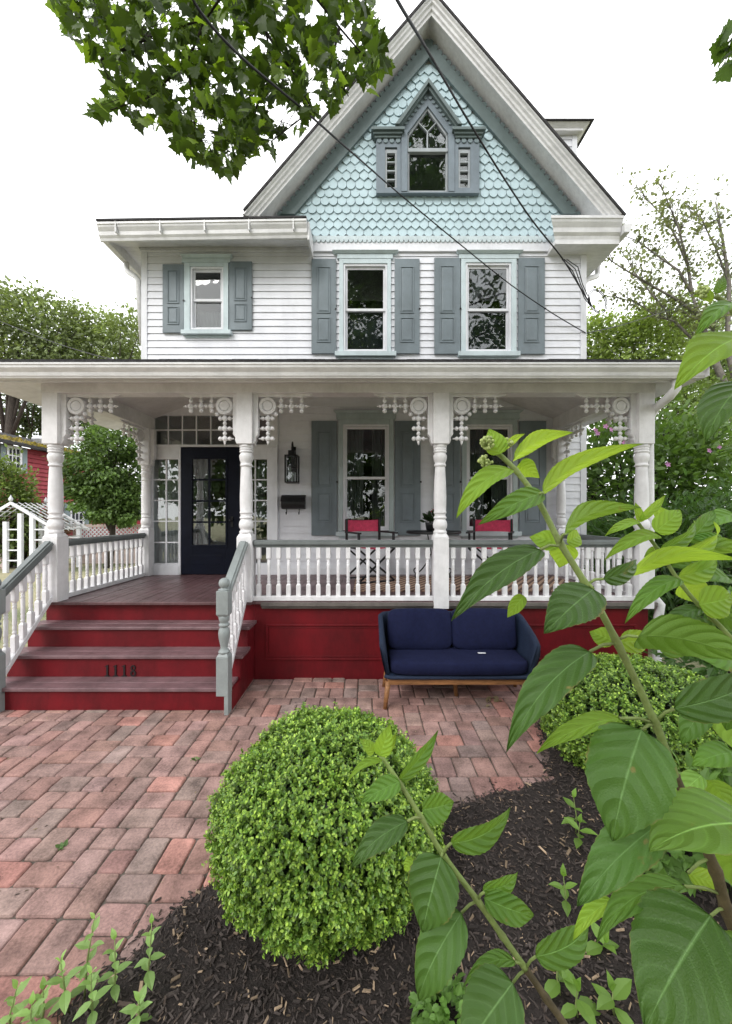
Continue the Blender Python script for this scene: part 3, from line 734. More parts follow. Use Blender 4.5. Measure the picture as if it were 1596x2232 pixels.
b.box(XE0 - .10, XE0, GY + .021, YW, GZ0 + .01, GZ1 - .004)
b.box(XE1 + .021, XE1 + .024, GY - .104, GY + .018, GZ0 + .004, GZ1 - .002)
b.build('gutter', 'gutter', house)
b = MB(); b.box(XE1 - .03, XE1, GY + .03, YW, zs + .02, GZ1 - .003); b.build('side_fascia', 'trimw', house)
# hipped porch roof and matching sloped ceiling
def hip(z_e, rise_, x0, x1, y0, y1, t, name, mat):
    run = y1 - y0; A = Vector((x0, y0, z_e)); Bp = Vector((x1, y0, z_e)); C = Vector((x1 - run, y1, z_e + rise_)); D = Vector((x0 + run, y1, z_e + rise_)); E = Vector((x0, y1, z_e)); Fp = Vector((x1, y1, z_e))
    vs = [A, Bp, C, D, E, Fp] + [p + Vector((0, 0, t)) for p in (A, Bp, C, D, E, Fp)]
    fs = [(0, 3, 2, 1), (0, 4, 3), (1, 2, 5), (6, 7, 8, 9), (6, 9, 10), (7, 11, 8), (0, 1, 7, 6), (4, 0, 6, 10), (1, 5, 11, 7), (2, 3, 9, 8), (3, 4, 10, 9), (5, 2, 8, 11)]
    return MB().add(vs, fs).build(name, mat, house)
hip(GZ1 + .004, .885, XE0 - .05, XE1 + .03, GY - .085, YW - .03, .022, 'porch_roof', 'roof')
b = MB()                                      # ragged shingle butts along the eave
xx = XE0
while xx < XE1 - .1:
    wd = random.uniform(.22, .34); b.box(xx, min(xx + wd, XE1) - .004, GY - .1 + random.uniform(0, .012), GY + .12, GZ1 + .001, GZ1 + .016 + random.uniform(0, .01)); xx += wd
for row in range(1, 12):                      # shingle courses
    yy = GY - .085 + row * .17; zz = GZ1 + .027 + (yy - GY + .085) / (YW - .03 - GY + .085) * .885
    x0 = XE0 + row * .17 + .02; x1 = XE1 - row * .17 - .02; xx = x0
    while xx < x1:
        wd = random.uniform(.2, .34); j = random.uniform(0, .006); e = min(xx + wd, x1)
        b.hexa([(xx, yy, zz), (e - .004, yy, zz), (e - .004, yy + .17, zz + .071), (xx, yy + .17, zz + .071), (xx, yy, zz + .009 + j), (e - .004, yy, zz + .009 + j), (e - .004, yy + .17, zz + .074), (xx, yy + .17, zz + .074)]); xx += wd
b.build('roof_shingles', 'roof', house)
hip(BZ + .19, .62, XP[0] + .05, XP[3] - .05, YF + .05, YW - .021, .02, 'porch_ceiling', 'ceil')
b = MB()
for (p, q) in (((XP[0] + .06, YF + .06), (XP[0] + 1.7, YW - .06)), ((XP[3] - .06, YF + .06), (XP[3] - 1.7, YW - .06))):
    b.tube([(p[0], p[1], BZ + .19), (q[0], q[1], BZ + .79)], .035, 4, False)
b.build('hip_rafter', 'ceil', house)

# railings
def baluster_mesh(hgt):
    b = MB(); q = .0225; sq = .115
    b.box(-q, q, -q, q, 0, sq); b.box(-q, q, -q, q, hgt - sq, hgt)
    for z0, s_ in ((sq, 1), (hgt - sq, -1)):
        b.sweep([[(sx * r_, sy * r_, z0 + s_ * dz) for sx, sy in ((-1, -1), (1, -1), (1, 1), (-1, 1))] for r_, dz in ((q, 0), (.012, .018))][::s_])
    L = hgt - 2 * sq; z0 = sq
    pr = [(.012, .0), (.013, .02), (.019, .028), (.019, .036), (.013, .042), (.017, .052), (.018, .07), (.014, .085), (.018, .092), (.018, .1), (.0165, .13), (.0185, .2), (.0165, .28), (.013, L - .06), (.018, L - .053), (.018, L - .045), (.013, L - .04), (.018, L - .03), (.013, L - .018), (.012, L)]
    pr = [(r_, zz) for r_, zz in pr if zz <= L]
    b.lathe(pr, (0, 0, z0), 'Z', 10)
    me = bpy.data.meshes.new('baluster'); me.from_pydata(b.v, [], b.f); me.polygons.foreach_set('use_smooth', b.sm); me.materials.append(M['trimw']); me.update()
    return me
RT = V(1178, YF) - .0; RB0, RB1 = FL + .004, FL + .052
HB = V(1193, YF) - RB1
bal = baluster_mesh(HB)
def railing(p0, p1, n, zl0=0, zl1=0, top='railgrey', rail_extra=0):
    p0, p1 = Vector((*p0, 0)), Vector((*p1, 0)); d = (p1 - p0).normalized(); nn = Vector((-d.y, d.x, 0))
    def bar(mb, wd, za, zb, e0=0, e1=0):
        a, c = p0, p1
        q = [a - nn * wd, a + nn * wd, c + nn * wd, c - nn * wd]
        zz = [zl0, zl0, zl1, zl1]
        mb.hexa([(v.x, v.y, za + z_) for v, z_ in zip(q, zz)] + [(v.x, v.y, zb + z_) for v, z_ in zip(q, zz)])
    b = MB(); zt = RB1 + HB
    bar(b, .022, zt - .0, zt + .022); bar(b, .038, zt + .0221, zt + .032); bar(b, .046, zt + .0322, zt + .066); bar(b, .03, zt + .0662, zt + .078)
    r = b.build('railing', top, house, .004)
    b = MB(); bar(b, .034, RB0, RB1); bar(b, .044, RB0 - .0, RB0 + .014) if False else None
    b.build('bottom_rail', 'trimw', r, .004)
    for i in range(n):
        t = (i + .5) / n; p = p0.lerp(p1, t)
        o = bpy.data.objects.new('baluster', bal); COL.objects.link(o); o.parent = r
        o.location = Vector((p.x, p.y, RB1 + zl0 + (zl1 - zl0) * t)) - worig(r); o.rotation_euler.z = math.atan2(d.y, d.x)
    return r
hq = .081
railing((XP[1] + hq, YF), (XP[2] - hq, YF), 18)
railing((XP[2] + hq, YF), (XP[3] - hq, YF), 18)
railing((XP[0], YF + hq), (XP[0], YW - .11 - hq), 14)
railing((XP[3], YF + hq), (XP[3], YW - .11 - hq), 14)
# stair railings with turned newels
def newel(xc, yc):
    b = MB(); h = .052; zt = V(1248, yc)
    b.box(xc - h, xc + h, yc - h, yc + h, .165, .50)
    b.sweep([[(xc + sx * r_, yc + sy * r_, zz) for sx, sy in ((-1, -1), (1, -1), (1, 1), (-1, 1))] for r_, zz in ((h, .501), (.035, .53))])
    b.lathe([(.045, .525), (.05, .54), (.04, .552), (.03, .57), (.034, .60), (.046, .66), (.05, .70), (.044, .735), (.03, .755), (.046, .765), (.046, .78), (.032, .79), (.042, .81), (.048, .84), (.04, .858)], (xc, yc, 0), 'Z', 16)
    b.box(xc - h, xc + h, yc - h, yc + h, .87, 1.075)
    b.sweep([[(xc + sx * r_, yc + sy * r_, zz) for sx, sy in ((-1, -1), (1, -1), (1, 1), (-1, 1))] for r_, zz in ((.04, .852), (h, .8699))])
    b.lathe([(.05, 1.0755), (.05, 1.085), (.03, 1.092), (.03, 1.10), (.044, 1.115), (.047, 1.14), (.04, 1.165), (.02, 1.18), (.003, 1.184)], (xc, yc, 0), 'Z', 16)
    b.box(xc + h * .3, xc + h, yc - h + .004, yc + h - .004, 0, .1649)
    return b.build('newel_post', 'newelgrey', house, .003)
M['newelgrey'] = paint('newel_grey_paint', (.27, .30, .30), .42, .07, 8, .1, 60)
bal2 = baluster_mesh(.50); NY = 3.375
def stair_rail(xc, xn, mt):
    newel(xn, NY)
    b = MB(); p0 = Vector((xc, YF - hq, RT - .03)); p1 = Vector((xn, NY + .02, 1.02))
    d = (p1 - p0).normalized(); s_ = Vector((1, 0, 0)); u = s_.cross(d).normalized()
    if u.z < 0: u = -u
    def bar(mb, wd, a, c, q0=p0, q1=p1):
        mb.hexa([q0 - s_ * wd + u * a, q0 + s_ * wd + u * a, q1 + s_ * wd + u * a, q1 - s_ * wd + u * a, q0 - s_ * wd + u * c, q0 + s_ * wd + u * c, q1 + s_ * wd + u * c, q1 - s_ * wd + u * c])
    bar(b, .03, -.05, -.012); bar(b, .046, -.0119, .028); bar(b, .03, .0281, .042)
    r = b.build('stair_railing', mt, house, .005)
    b = MB(); q0 = Vector((xc, YF - hq, FL + .05)); q1 = Vector((xn, NY + .05, .30)); bar(b, .03, -.03, .012, q0, q1); b.build('bottom_rail', 'trimw', r, .004)
    for i in range(6):
        t = (i + .55) / 6.2; p = q0.lerp(q1, t); tp = p0.lerp(p1, t)
        o = bpy.data.objects.new('baluster', bal2); COL.objects.link(o); o.parent = r
        o.location = Vector((p.x, p.y, p.z + .005)) - worig(r); o.scale.z = (tp.z - .05 - p.z) / .50
stair_rail(XP[1], -1.245, 'newelgrey'); stair_rail(XP[0], -3.262, 'railgrey')

# ---------------------------------------------------------------- entry: transom, sidelights, door
def grid_frame(mb, x0, x1, z0, z1, cols, rows, ya, yk, bar=.018, edge=.0):
    for c in cols: mb.box(x(c) - bar / 2, x(c) + bar / 2, ya, yk, z0, z1)
    xs = [x0] + [x(c) for c in cols] + [x1]
    for r_ in rows:
        for a, c in zip(xs[:-1], xs[1:]):
            l = a + (bar / 2 if a != x0 else 0); h_ = c - (bar / 2 if c != x1 else 0)
            mb.box(l, h_, ya + .001, yk - .001, z(r_) - bar / 2, z(r_) + bar / 2)
b = MB(); ya, yk = YW - .05, YW + .06; zf = FL + .002
def hollow(mb, X0, X1, Z0, Z1, hs, ya, yk):          # flat board with rectangular openings
    xs = sorted({X0, X1} | {v for h_ in hs for v in h_[:2]}); zs_ = sorted({Z0, Z1} | {v for h_ in hs for v in h_[2:]})
    for a, c in zip(xs[:-1], xs[1:]):
        run = None
        for p, q in zip(zs_[:-1], zs_[1:]):
            m = ((a + c) / 2, (p + q) / 2); solid = not any(h_[0] < m[0] < h_[1] and h_[2] < m[1] < h_[3] for h_ in hs)
            if solid and run is None: run = p
            if not solid and run is not None: mb.box(a, c, ya, yk, run, p); run = None
        if run is not None: mb.box(a, c, ya, yk, run, Z1)
tr = (x(340), x(584), z(970), z(907)); sl1 = (x(337), x(392), z(1227), z(1002)); sl2 = (x(531), x(584), z(1227), z(1002)); dr = (x(397), x(526), zf, z(975))
hollow(b, x(322), x(607), zf, z(880), [tr, sl1, sl2, dr], ya, yk)
b.box(x(322), x(607), ya - .02, ya - .001, z(976) + .002, z(971)); b.box(x(585), x(607), ya - .014, ya - .001, zf, z(977)); b.box(x(324), x(332), ya - .014, ya - .001, zf, z(977))
b.box(x(336), x(394), ya - .008, ya - .001, z(1255), z(1232))
o = b.build('entry_surround', 'white', house, .003)
for (t, cols, rows) in ((tr, (369, 399.5, 430, 461, 491, 522, 553), (938,)), (sl1, (364.5,), (1046, 1091, 1136, 1182)), (sl2, (557.5,), (1046, 1091, 1136, 1182))):
    b = MB(); grid_frame(b, t[0], t[1], t[2], t[3], cols, rows, YW - .03, YW + .005); b.build('muntin', 'white', o)
    g = MB(); g.box(t[0], t[1], YW - .016, YW - .012, t[2], t[3]); g.build('pane', 'glassd', o)
b = MB(); yd = YW - .042; gl = (x(422), x(494), z(1187), z(1001))
hollow(b, dr[0] + .004, dr[1] - .004, zf + .006, dr[3] - .004, [gl], yd, yd + .04)
b.box(x(414), x(487), yd - .006, yd - .0005, z(1229), z(1209))
for (p, q, r_, s_) in ((gl[0] - .03, gl[1] + .03, gl[3], gl[3] + .03), (gl[0] - .03, gl[1] + .03, gl[2] - .03, gl[2]), (gl[0] - .03, gl[0], gl[2], gl[3]), (gl[1], gl[1] + .03, gl[2], gl[3])):
    b.box(p, q, yd - .010, yd - .0006, r_, s_)
door = b.build('front_door', 'navy', house, .004)
b = MB(); grid_frame(b, gl[0], gl[1], gl[2], gl[3], (458,), (1046, 1092, 1138), yd + .004, yd + .03, .028); b.build('muntin', 'navy', door)
g = MB(); g.box(gl[0], gl[1], yd + .018, yd + .022, gl[2], gl[3]); g.build('pane', 'glassd', door)
b = MB(); kz = z(1134); kx = x(508)
b.box(kx - .018, kx + .018, yd - .008, yd - .0007, kz - .1, kz + .06); b.tube([(kx, yd - .007, kz), (kx, yd - .05, kz)], .01, 8); b.ball((kx, yd - .06, kz), .026, 10)
b.build('handle', 'black', door)
for (ca, cb, zc_) in ((336, 393, 1228), (424, 452, 1187), (556, 572, 1150)):  # pale folded sheets added behind the entry glass to make it look bright
    n = 30; vs = []; cm = MB()
    for i in range(n + 1):
        xx = x(ca) + (x(cb) - x(ca)) * i / n; yy = YW + .14 + .016 * math.sin(i * 1.3) + .006 * math.sin(i * 2.9); vs += [(xx, yy, z(zc_)), (xx, yy, z(990))]
    cm.add(vs, [(2 * i, 2 * i + 2, 2 * i + 3, 2 * i + 1) for i in range(n)], True); cm.build('curtain', 'palesheet', o if ca != 424 else door)

# right-hand downspout of the porch gutter
b = MB(); b.tube([(U(1474, GY), GY, GZ0), (U(1474, GY), GY, GZ0 - .08), (U(1462, GY), GY + .02, GZ0 - .16), (U(1424, YF), YF - .02, V(893, YF)), (U(1414, YF), YF, V(915, YF)), (U(1415, YF), YF, V(1000, YF)), (U(1417, YF), YF, V(1290, YF)), (U(1437, YF), YF - .02, V(1318, YF)), (U(1432, YF), YF - .02, V(1345, YF)), (U(1428, YF), YF - .02, .12), (U(1436, YF), YF - .08, .05)], .043, 10)
b.build('downspout', 'gutter', house)
# ================================================================ GROUND
def grass_mat():
    m, nt, out = new_mat('dry_lawn'); b = node(nt, 'ShaderNodeBsdfPrincipled', Roughness=.95)
    tc = node(nt, 'ShaderNodeTexCoord'); n1 = node(nt, 'ShaderNodeTexNoise', Scale=.6, Detail=6.0); n2 = node(nt, 'ShaderNodeTexNoise', Scale=40.0, Detail=4.0)
    nt.links.new(tc.outputs['Object'], n1.inputs['Vector']); nt.links.new(tc.outputs['Object'], n2.inputs['Vector'])
    r = node(nt, 'ShaderNodeValToRGB'); r.color_ramp.elements[0].color = (.10, .13, .05, 1); r.color_ramp.elements[1].color = (.34, .31, .19, 1)
    r.color_ramp.elements[0].position = .35; r.color_ramp.elements[1].position = .6
    ad = node(nt, 'ShaderNodeMath', operation='ADD'); ad.use_clamp = True
    ml = node(nt, 'ShaderNodeMath', operation='MULTIPLY'); ml.inputs[1].default_value = .5
    nt.links.new(n2.outputs[0], ml.inputs[0]); nt.links.new(n1.outputs[0], ad.inputs[0]); nt.links.new(ml.outputs[0], ad.inputs[1])
    s_ = node(nt, 'ShaderNodeMath', operation='SUBTRACT'); s_.inputs[1].default_value = .22; nt.links.new(ad.outputs[0], s_.inputs[0])
    nt.links.new(s_.outputs[0], r.inputs[0]); nt.links.new(r.outputs[0], b.inputs['Base Color'])
    bp = node(nt, 'ShaderNodeBump', Strength=.8, Distance=.03); nt.links.new(n2.outputs[0], bp.inputs['Height']); nt.links.new(bp.outputs[0], b.inputs['Normal'])
    nt.links.new(b.outputs[0], out.inputs[0]); return m
M['lawn'] = grass_mat()
b = MB(); b.add([(-250, -250, -.06), (250, -250, -.06), (250, 250, -.06), (-250, 250, -.06)], [(0, 1, 2, 3)])
tag(b.build('ground', 'lawn'), None, None, None, 'structure')
# clay pavers in two sizes laid in an interlocking pattern
PX0, PX1, PY0, PY1 = -5.6, 3.1, .35, 4.06
u = .069
NT = 16
patch = [(0,0,3,2),(3,0,3,2),(6,0,2,2),(8,0,2,3),(10,0,2,3),(12,0,2,3),(14,0,2,3),(0,2,3,2),(3,2,3,2),(6,2,2,3),(8,3,3,2),(11,3,3,2),(14,3,2,3),(0,4,3,2),(3,4,3,2),(6,5,3,2),(9,5,3,2),(12,5,2,3),(0,6,2,3),(2,6,2,3),(4,6,2,3),(14,6,2,2),(6,7,2,2),(8,7,2,3),(10,7,2,3),(12,8,2,2),(14,8,2,2),(0,9,3,2),(3,9,3,2),(6,9,2,3),(8,10,3,2),(11,10,2,3),(13,10,3,2),(0,11,2,2),(2,11,2,2),(4,11,2,3),(6,12,2,2),(8,12,3,2),(13,12,3,2),(0,13,2,3),(2,13,2,3),(11,13,2,3),(4,14,3,2),(7,14,2,2),(9,14,2,2),(13,14,3,2)]
pal = [(.335,.187,.165),(.32,.188,.17),(.36,.195,.168),(.305,.197,.178),(.285,.197,.178),(.315,.172,.153),(.42,.188,.158),(.33,.20,.185),(.265,.195,.18),(.325,.21,.195),(.355,.21,.19)]
vs, ff, fl, cc = [], [], [], []
rr = random.Random(11)
for ty in range(int((PY1 - PY0) / (u * NT)) + 2):
    for tx in range(int((PX1 - PX0) / (u * NT)) + 2):
        for (gx, gy, gw_, gh_) in patch:
            x0 = PX0 + (tx * NT + gx) * u; y0 = PY0 + (ty * NT + gy) * u; x1 = x0 + gw_ * u; y1 = y0 + gh_ * u
            if x0 > PX1 or y0 > PY1 - .02: continue
            if (x0 + x1) / 2 > -1.19 - .02 and False: continue
            y1 = min(y1, PY1 + .05)
            g_ = .0035; hz = rr.uniform(-.003, .003); tx_, ty_ = rr.uniform(-.012, .012), rr.uniform(-.012, .012)
            jx, jy = rr.uniform(-.0015, .0015), rr.uniform(-.0015, .0015)
            x0 += g_ + jx; x1 -= g_ - jx; y0 += g_ + jy; y1 -= g_ - jy
            cxm, cym = (x0 + x1) / 2, (y0 + y1) / 2
            kk_ = rr.uniform(.74, .98); col = [(c * .75 + m_ * .25) * kk_ * rr.uniform(.98, 1.02) * g_ for c, m_, g_ in zip(pal[rr.randrange(len(pal))], (.35, .198, .178), (.98, 1.05, 1.03))]
            k0 = len(vs)
            def ringpts(ins, zz, cr, jit):
                pts = []
                for cx_, cy_, a0 in ((x1 - ins, y1 - ins, 0), (x0 + ins, y1 - ins, 90), (x0 + ins, y0 + ins, 180), (x1 - ins, y0 + ins, 270)):
                    sx = -1 if a0 in (0, 270) else 1; sy = -1 if a0 in (0, 90) else 1
                    for da in (0, 45, 90):
                        a = R(a0 + da)
                        px_ = cx_ + sx * cr + cr * math.cos(a) + rr.uniform(-jit, jit); py_ = cy_ + sy * cr + cr * math.sin(a) + rr.uniform(-jit, jit)
                        pts.append((px_, py_, zz + hz + tx_ * (px_ - cxm) + ty_ * (py_ - cym)))
                return pts
            rings = [ringpts(0, -.03, .012, 0), ringpts(.0, -.010, .013, .0012), ringpts(.004, -.003, .014, .001), ringpts(.011, 0, .016, .001)]
            for r_ in rings: vs += r_
            n = 12
            for k_ in range(3):
                for i in range(n):
                    j = (i + 1) % n; ff += [k0 + k_ * n + i, k0 + k_ * n + j, k0 + (k_ + 1) * n + j, k0 + (k_ + 1) * n + i]; fl.append(4)
            ff += list(range(k0 + 3 * n, k0 + 4 * n)); fl.append(n)
            cc += [col] * (4 * n)
pat = npmesh('patio', np.array(vs), ff, fl, np.array(cc), 'paver'); tag(pat, None, None, None, 'structure')
b = MB(); b.add([(PX0 - .1, PY0 - .1, -.014), (PX1 + .1, PY0 - .1, -.014), (PX1 + .1, PY1 + .1, -.014), (PX0 - .1, PY1 + .1, -.014)], [(0, 1, 2, 3)]); b.build('joint_sand', 'joint', pat)
# mulch bed
BED = [(-1.9, .2), (-1.5, .8), (-1.25, 1.12), (-1.09, 1.31), (-.95, 1.55), (-.83, 1.72), (-.72, 1.80), (-.35, 1.98), (.05, 2.13), (.44, 2.27), (.81, 2.41), (1.2, 2.54), (1.30, 2.8), (1.42, 3.2), (1.75, 3.6), (2.4, 3.9), (6, 3.95), (6, .2)]
def in_poly(px_, py_, poly):
    c = False; n = len(poly); j = n - 1
    for i in range(n):
        xi, yi = poly[i]; xj, yj = poly[j]
        if (yi > py_) != (yj > py_) and px_ < (xj - xi) * (py_ - yi) / (yj - yi) + xi: c = not c
        j = i
    return c
def bed_dist(px_, py_):
    dmin = 9
    for i in range(len(BED) - 2):
        a, c = Vector(BED[i]), Vector(BED[i + 1]); p = Vector((px_, py_)); t = max(0, min(1, (p - a).dot(c - a) / max(1e-6, (c - a).length_squared)))
        dmin = min(dmin, (p - a - (c - a) * t).length)
    return dmin if in_poly(px_, py_, BED) else -dmin
from mathutils import noise as mnoise
def mulch_h(x_, y_):
    d_ = bed_dist(x_, y_) + .05 * mnoise.noise(Vector((x_ * 7, y_ * 7, 3))) + .02 * mnoise.noise(Vector((x_ * 25, y_ * 25, 5)))
    k_ = max(-1, min(1, d_ / .10))
    h_ = -.012 + .035 * max(0, k_) + .02 * k_ + .012 * mnoise.noise(Vector((x_ * 5, y_ * 5, 0))) + .008 * mnoise.noise(Vector((x_ * 28, y_ * 28, 1)))
    return h_
st = .028; nx, ny = int(5.2 / st), int(3.8 / st)
vs, idx = [], {}
b = MB(); hcache = {}
for j in range(ny + 1):
    for i in range(nx + 1):
        x_, y_ = -1.9 + i * st, .22 + j * st; h_ = mulch_h(x_, y_); hcache[(i, j)] = h_; b.v.append((x_, y_, h_))
for j in range(ny):
    for i in range(nx):
        q = [(i, j), (i + 1, j), (i + 1, j + 1), (i, j + 1)]
        if max(hcache[p] for p in q) > -.018: b.f.append(tuple(p[1] * (nx + 1) + p[0] for p in q)); b.sm.append(True)
tag(b.build('mulch_bed', 'mulch'), None, None, None, 'structure')
# loose mulch chips: scattered slivers of bark
N = 32000
pts = []
while len(pts) < N:
    x_, y_ = random.uniform(-1.7, 3.0), .3 + 3.4 * random.random() ** 1.35
    if abs(U(798, 1) * 0 + x_) > y_ * 1.05 + .25: continue
    d_ = bed_dist(x_, y_)
    if d_ < -.02 and not (d_ > -.10 and random.random() < .05): continue
    z_ = max(mulch_h(x_, y_), .0) if d_ < .05 else mulch_h(x_, y_)
    pts.append((x_, y_, z_ + random.uniform(0, .010)))
pts = np.array(pts); N = len(pts)
ang = rng.uniform(0, 2 * np.pi, N); L = rng.gamma(4, .0040, N) + .005; Wd = L * rng.uniform(.14, .38, N); til = rng.normal(0, .28, N)
ax = np.stack([np.cos(ang), np.sin(ang), til], 1); ax = unit(ax); nn = unit(np.stack([rng.normal(0, .35, N), rng.normal(0, .35, N), np.ones(N)], 1)); bb = unit(np.cross(nn, ax)); nn = np.cross(ax, bb)
tv = np.array([(-1, -.6, 0), (.8, -1, 0), (1, .5, 0), (-.7, 1, 0), (-.9, -.5, 1), (.7, -.8, 1), (.9, .4, 1), (-.6, .8, 1)])
vsn = pts[:, None, :] + tv[None, :, 0:1] * (ax * L[:, None])[:, None, :] * .5 + tv[None, :, 1:2] * (bb * Wd[:, None])[:, None, :] * .5 + tv[None, :, 2:3] * (nn * (Wd * .35)[:, None])[:, None, :]
tf = np.array([(4, 5, 6, 7), (0, 1, 5, 4), (1, 2, 6, 5), (2, 3, 7, 6), (3, 0, 4, 7)])
faces = (np.arange(N)[:, None] * 8 + tf.ravel()[None, :]).ravel()
base = np.where(rng.random((N, 1)) < .085, np.array([[.26, .19, .13]]), np.array([[.050, .040, .036]])) * rng.uniform(.45, 1.7, (N, 1))
base = np.where(rng.random((N, 1)) < .10, np.array([[.075, .055, .045]]), base)
o = npmesh('mulch_chips', vsn.reshape(-1, 3), faces, np.full(N * 5, 4), np.repeat(base, 8, 0), 'chip'); tag(o, None, None, None, 'stuff')
# crumbs and litter on the pavers
N = 420; p = np.stack([rng.uniform(-4, 1.6, N), 1.5 + 2.5 * rng.random(N), np.full(N, .003)], 1)
p = np.array([q for q in p if bed_dist(q[0], q[1]) < -.01 and not (q[0] < -1.15 and q[1] > 3.38)]); N = len(p)
a = rng.uniform(0, 6.28, N)
o = leaf_cloud('leaf_litter', p, np.stack([np.cos(a), np.sin(a), rng.uniform(0, .3, N)], 1), np.stack([rng.normal(0, .3, N), rng.normal(0, .3, N), np.ones(N)], 1), rng.gamma(3, .0035, N) + .004,
               np.array([(.10, .07, .05), (.03, .02, .018), (.30, .24, .17)])[rng.integers(0, 3, N)], 'gleaf', None, 'lance'); tag(o, None, None, None, 'stuff')

# ================================================================ THINGS ON THE PORCH AND PATIO
# wall lantern
yl_ = YW - .02
t = thing('wall_lantern', 'tall black wall lantern beside the entry, above the mailbox', 'lantern', (x(642), yl_, z(1055)))
b = MB(); lx = x(641); yc = YW - .15
b.box(lx - .035, lx + .035, YW - .04, YW - .02, z(1030), z(975)); b.tube([(lx, YW - .035, z(992)), (lx, YW - .07, z(975)), (lx, YW - .12, z(967)), (lx, yc, z(972)), (lx, yc, z(986))], .011, 8)
b.build('bracket', 'black', t)
b = MB(); w_ = .085; zt, zbm = z(996), z(1052)
b.box(lx - .05, lx + .05, yc - .05, yc + .05, z(995), z(986)); b.box(lx - w_ - .01, lx + w_ + .01, yc - w_ - .01, yc + w_ + .01, zt - .012, zt); b.box(lx - w_ - .008, lx + w_ + .008, yc - w_ - .008, yc + w_ + .008, zbm - .02, zbm)
for sx in (-1, 1):
    for sy in (-1, 1): b.box(lx + sx * w_ - .01, lx + sx * w_ + .01, yc + sy * w_ - .01, yc + sy * w_ + .01, zbm, zt - .012)
b.box(lx - .055, lx + .055, yc - .055, yc + .055, z(1019), zt - .0125); b.build('cage', 'black', t, .002)
b = MB(); b.box(lx - w_ + .011, lx + w_ - .011, yc - w_ + .001, yc - w_ + .003, zbm + .001, zt - .013); b.build('glass', 'glassk', t)
b = MB()
for dx_ in (-.028, .028): b.lathe([(.010, 0), (.010, .12), (.004, .15), (.001, .17)], (lx + dx_, yc, zbm), 'Z', 8)
b.build('bulb', 'curtain', t)
# mailbox
t = thing('mailbox', 'black metal wall mailbox with two hooks, left of the long grey shutters', 'mailbox', (x(641), YW - .02, z(1120)))
b = MB(); xa, xb = x(617), x(667); b.prism([(0, 0)], 0, 0) if False else None
pr = [(YW - .022, z(1110)), (YW - .13, z(1108)), (YW - .145, z(1100)), (YW - .145, z(1094)), (YW - .12, z(1086)), (YW - .06, z(1080)), (YW - .022, z(1080))]
b.sweep([[(xa, y, zz) for y, zz in pr], [(xb, y, zz) for y, zz in pr]]); b.build('box', 'black', t, .004)
b = MB(); b.sweep([[(xa - .006, y - .004, zz + .004) for y, zz in pr[3:]] + [(xa - .006, YW - .022, z(1083)), (xa - .006, YW - .12, z(1092))], [(xb + .006, y - .004, zz + .004) for y, zz in pr[3:]] + [(xb + .006, YW - .022, z(1083)), (xb + .006, YW - .12, z(1092))]]); b.build('lid', 'black', t)
for px_ in (628, 655):
    b = MB(); b.tube([(x(px_), YW - .1, z(1109)), (x(px_), YW - .1, z(1117)), (x(px_), YW - .13, z(1121)), (x(px_), YW - .16, z(1117))], .007, 6); b.build('hook', 'black', t)
# rug
def rug_mat():
    m, nt, out = new_mat('striped_reed_rug'); b = node(nt, 'ShaderNodeBsdfPrincipled', Roughness=.9); tc = node(nt, 'ShaderNodeTexCoord')
    wv_ = node(nt, 'ShaderNodeTexWave', Scale=4.2, Distortion=.6); wv_.bands_direction = 'X'; mp = node(nt, 'ShaderNodeMapping'); mp.inputs['Rotation'].default_value = (0, 0, R(34))
    nt.links.new(tc.outputs['Object'], mp.inputs[0]); nt.links.new(mp.outputs[0], wv_.inputs['Vector'])
    r = node(nt, 'ShaderNodeValToRGB'); r.color_ramp.interpolation = 'CONSTANT'; r.color_ramp.elements[0].color = (.10, .055, .04, 1); r.color_ramp.elements[1].color = (.36, .24, .17, 1); r.color_ramp.elements[1].position = .45
    nt.links.new(wv_.outputs[0], r.inputs[0]); nt.links.new(r.outputs[0], b.inputs['Base Color']); nt.links.new(b.outputs[0], out.inputs[0]); return m
M['rug'] = rug_mat()
b = MB(); b.box(-.15, 2.75, 4.55, 5.62, FL + .004, FL + .014)
tag(b.build('porch_rug', 'rug'), 'flat tan and brown diagonally striped rug on the porch floor under the table', 'rug')
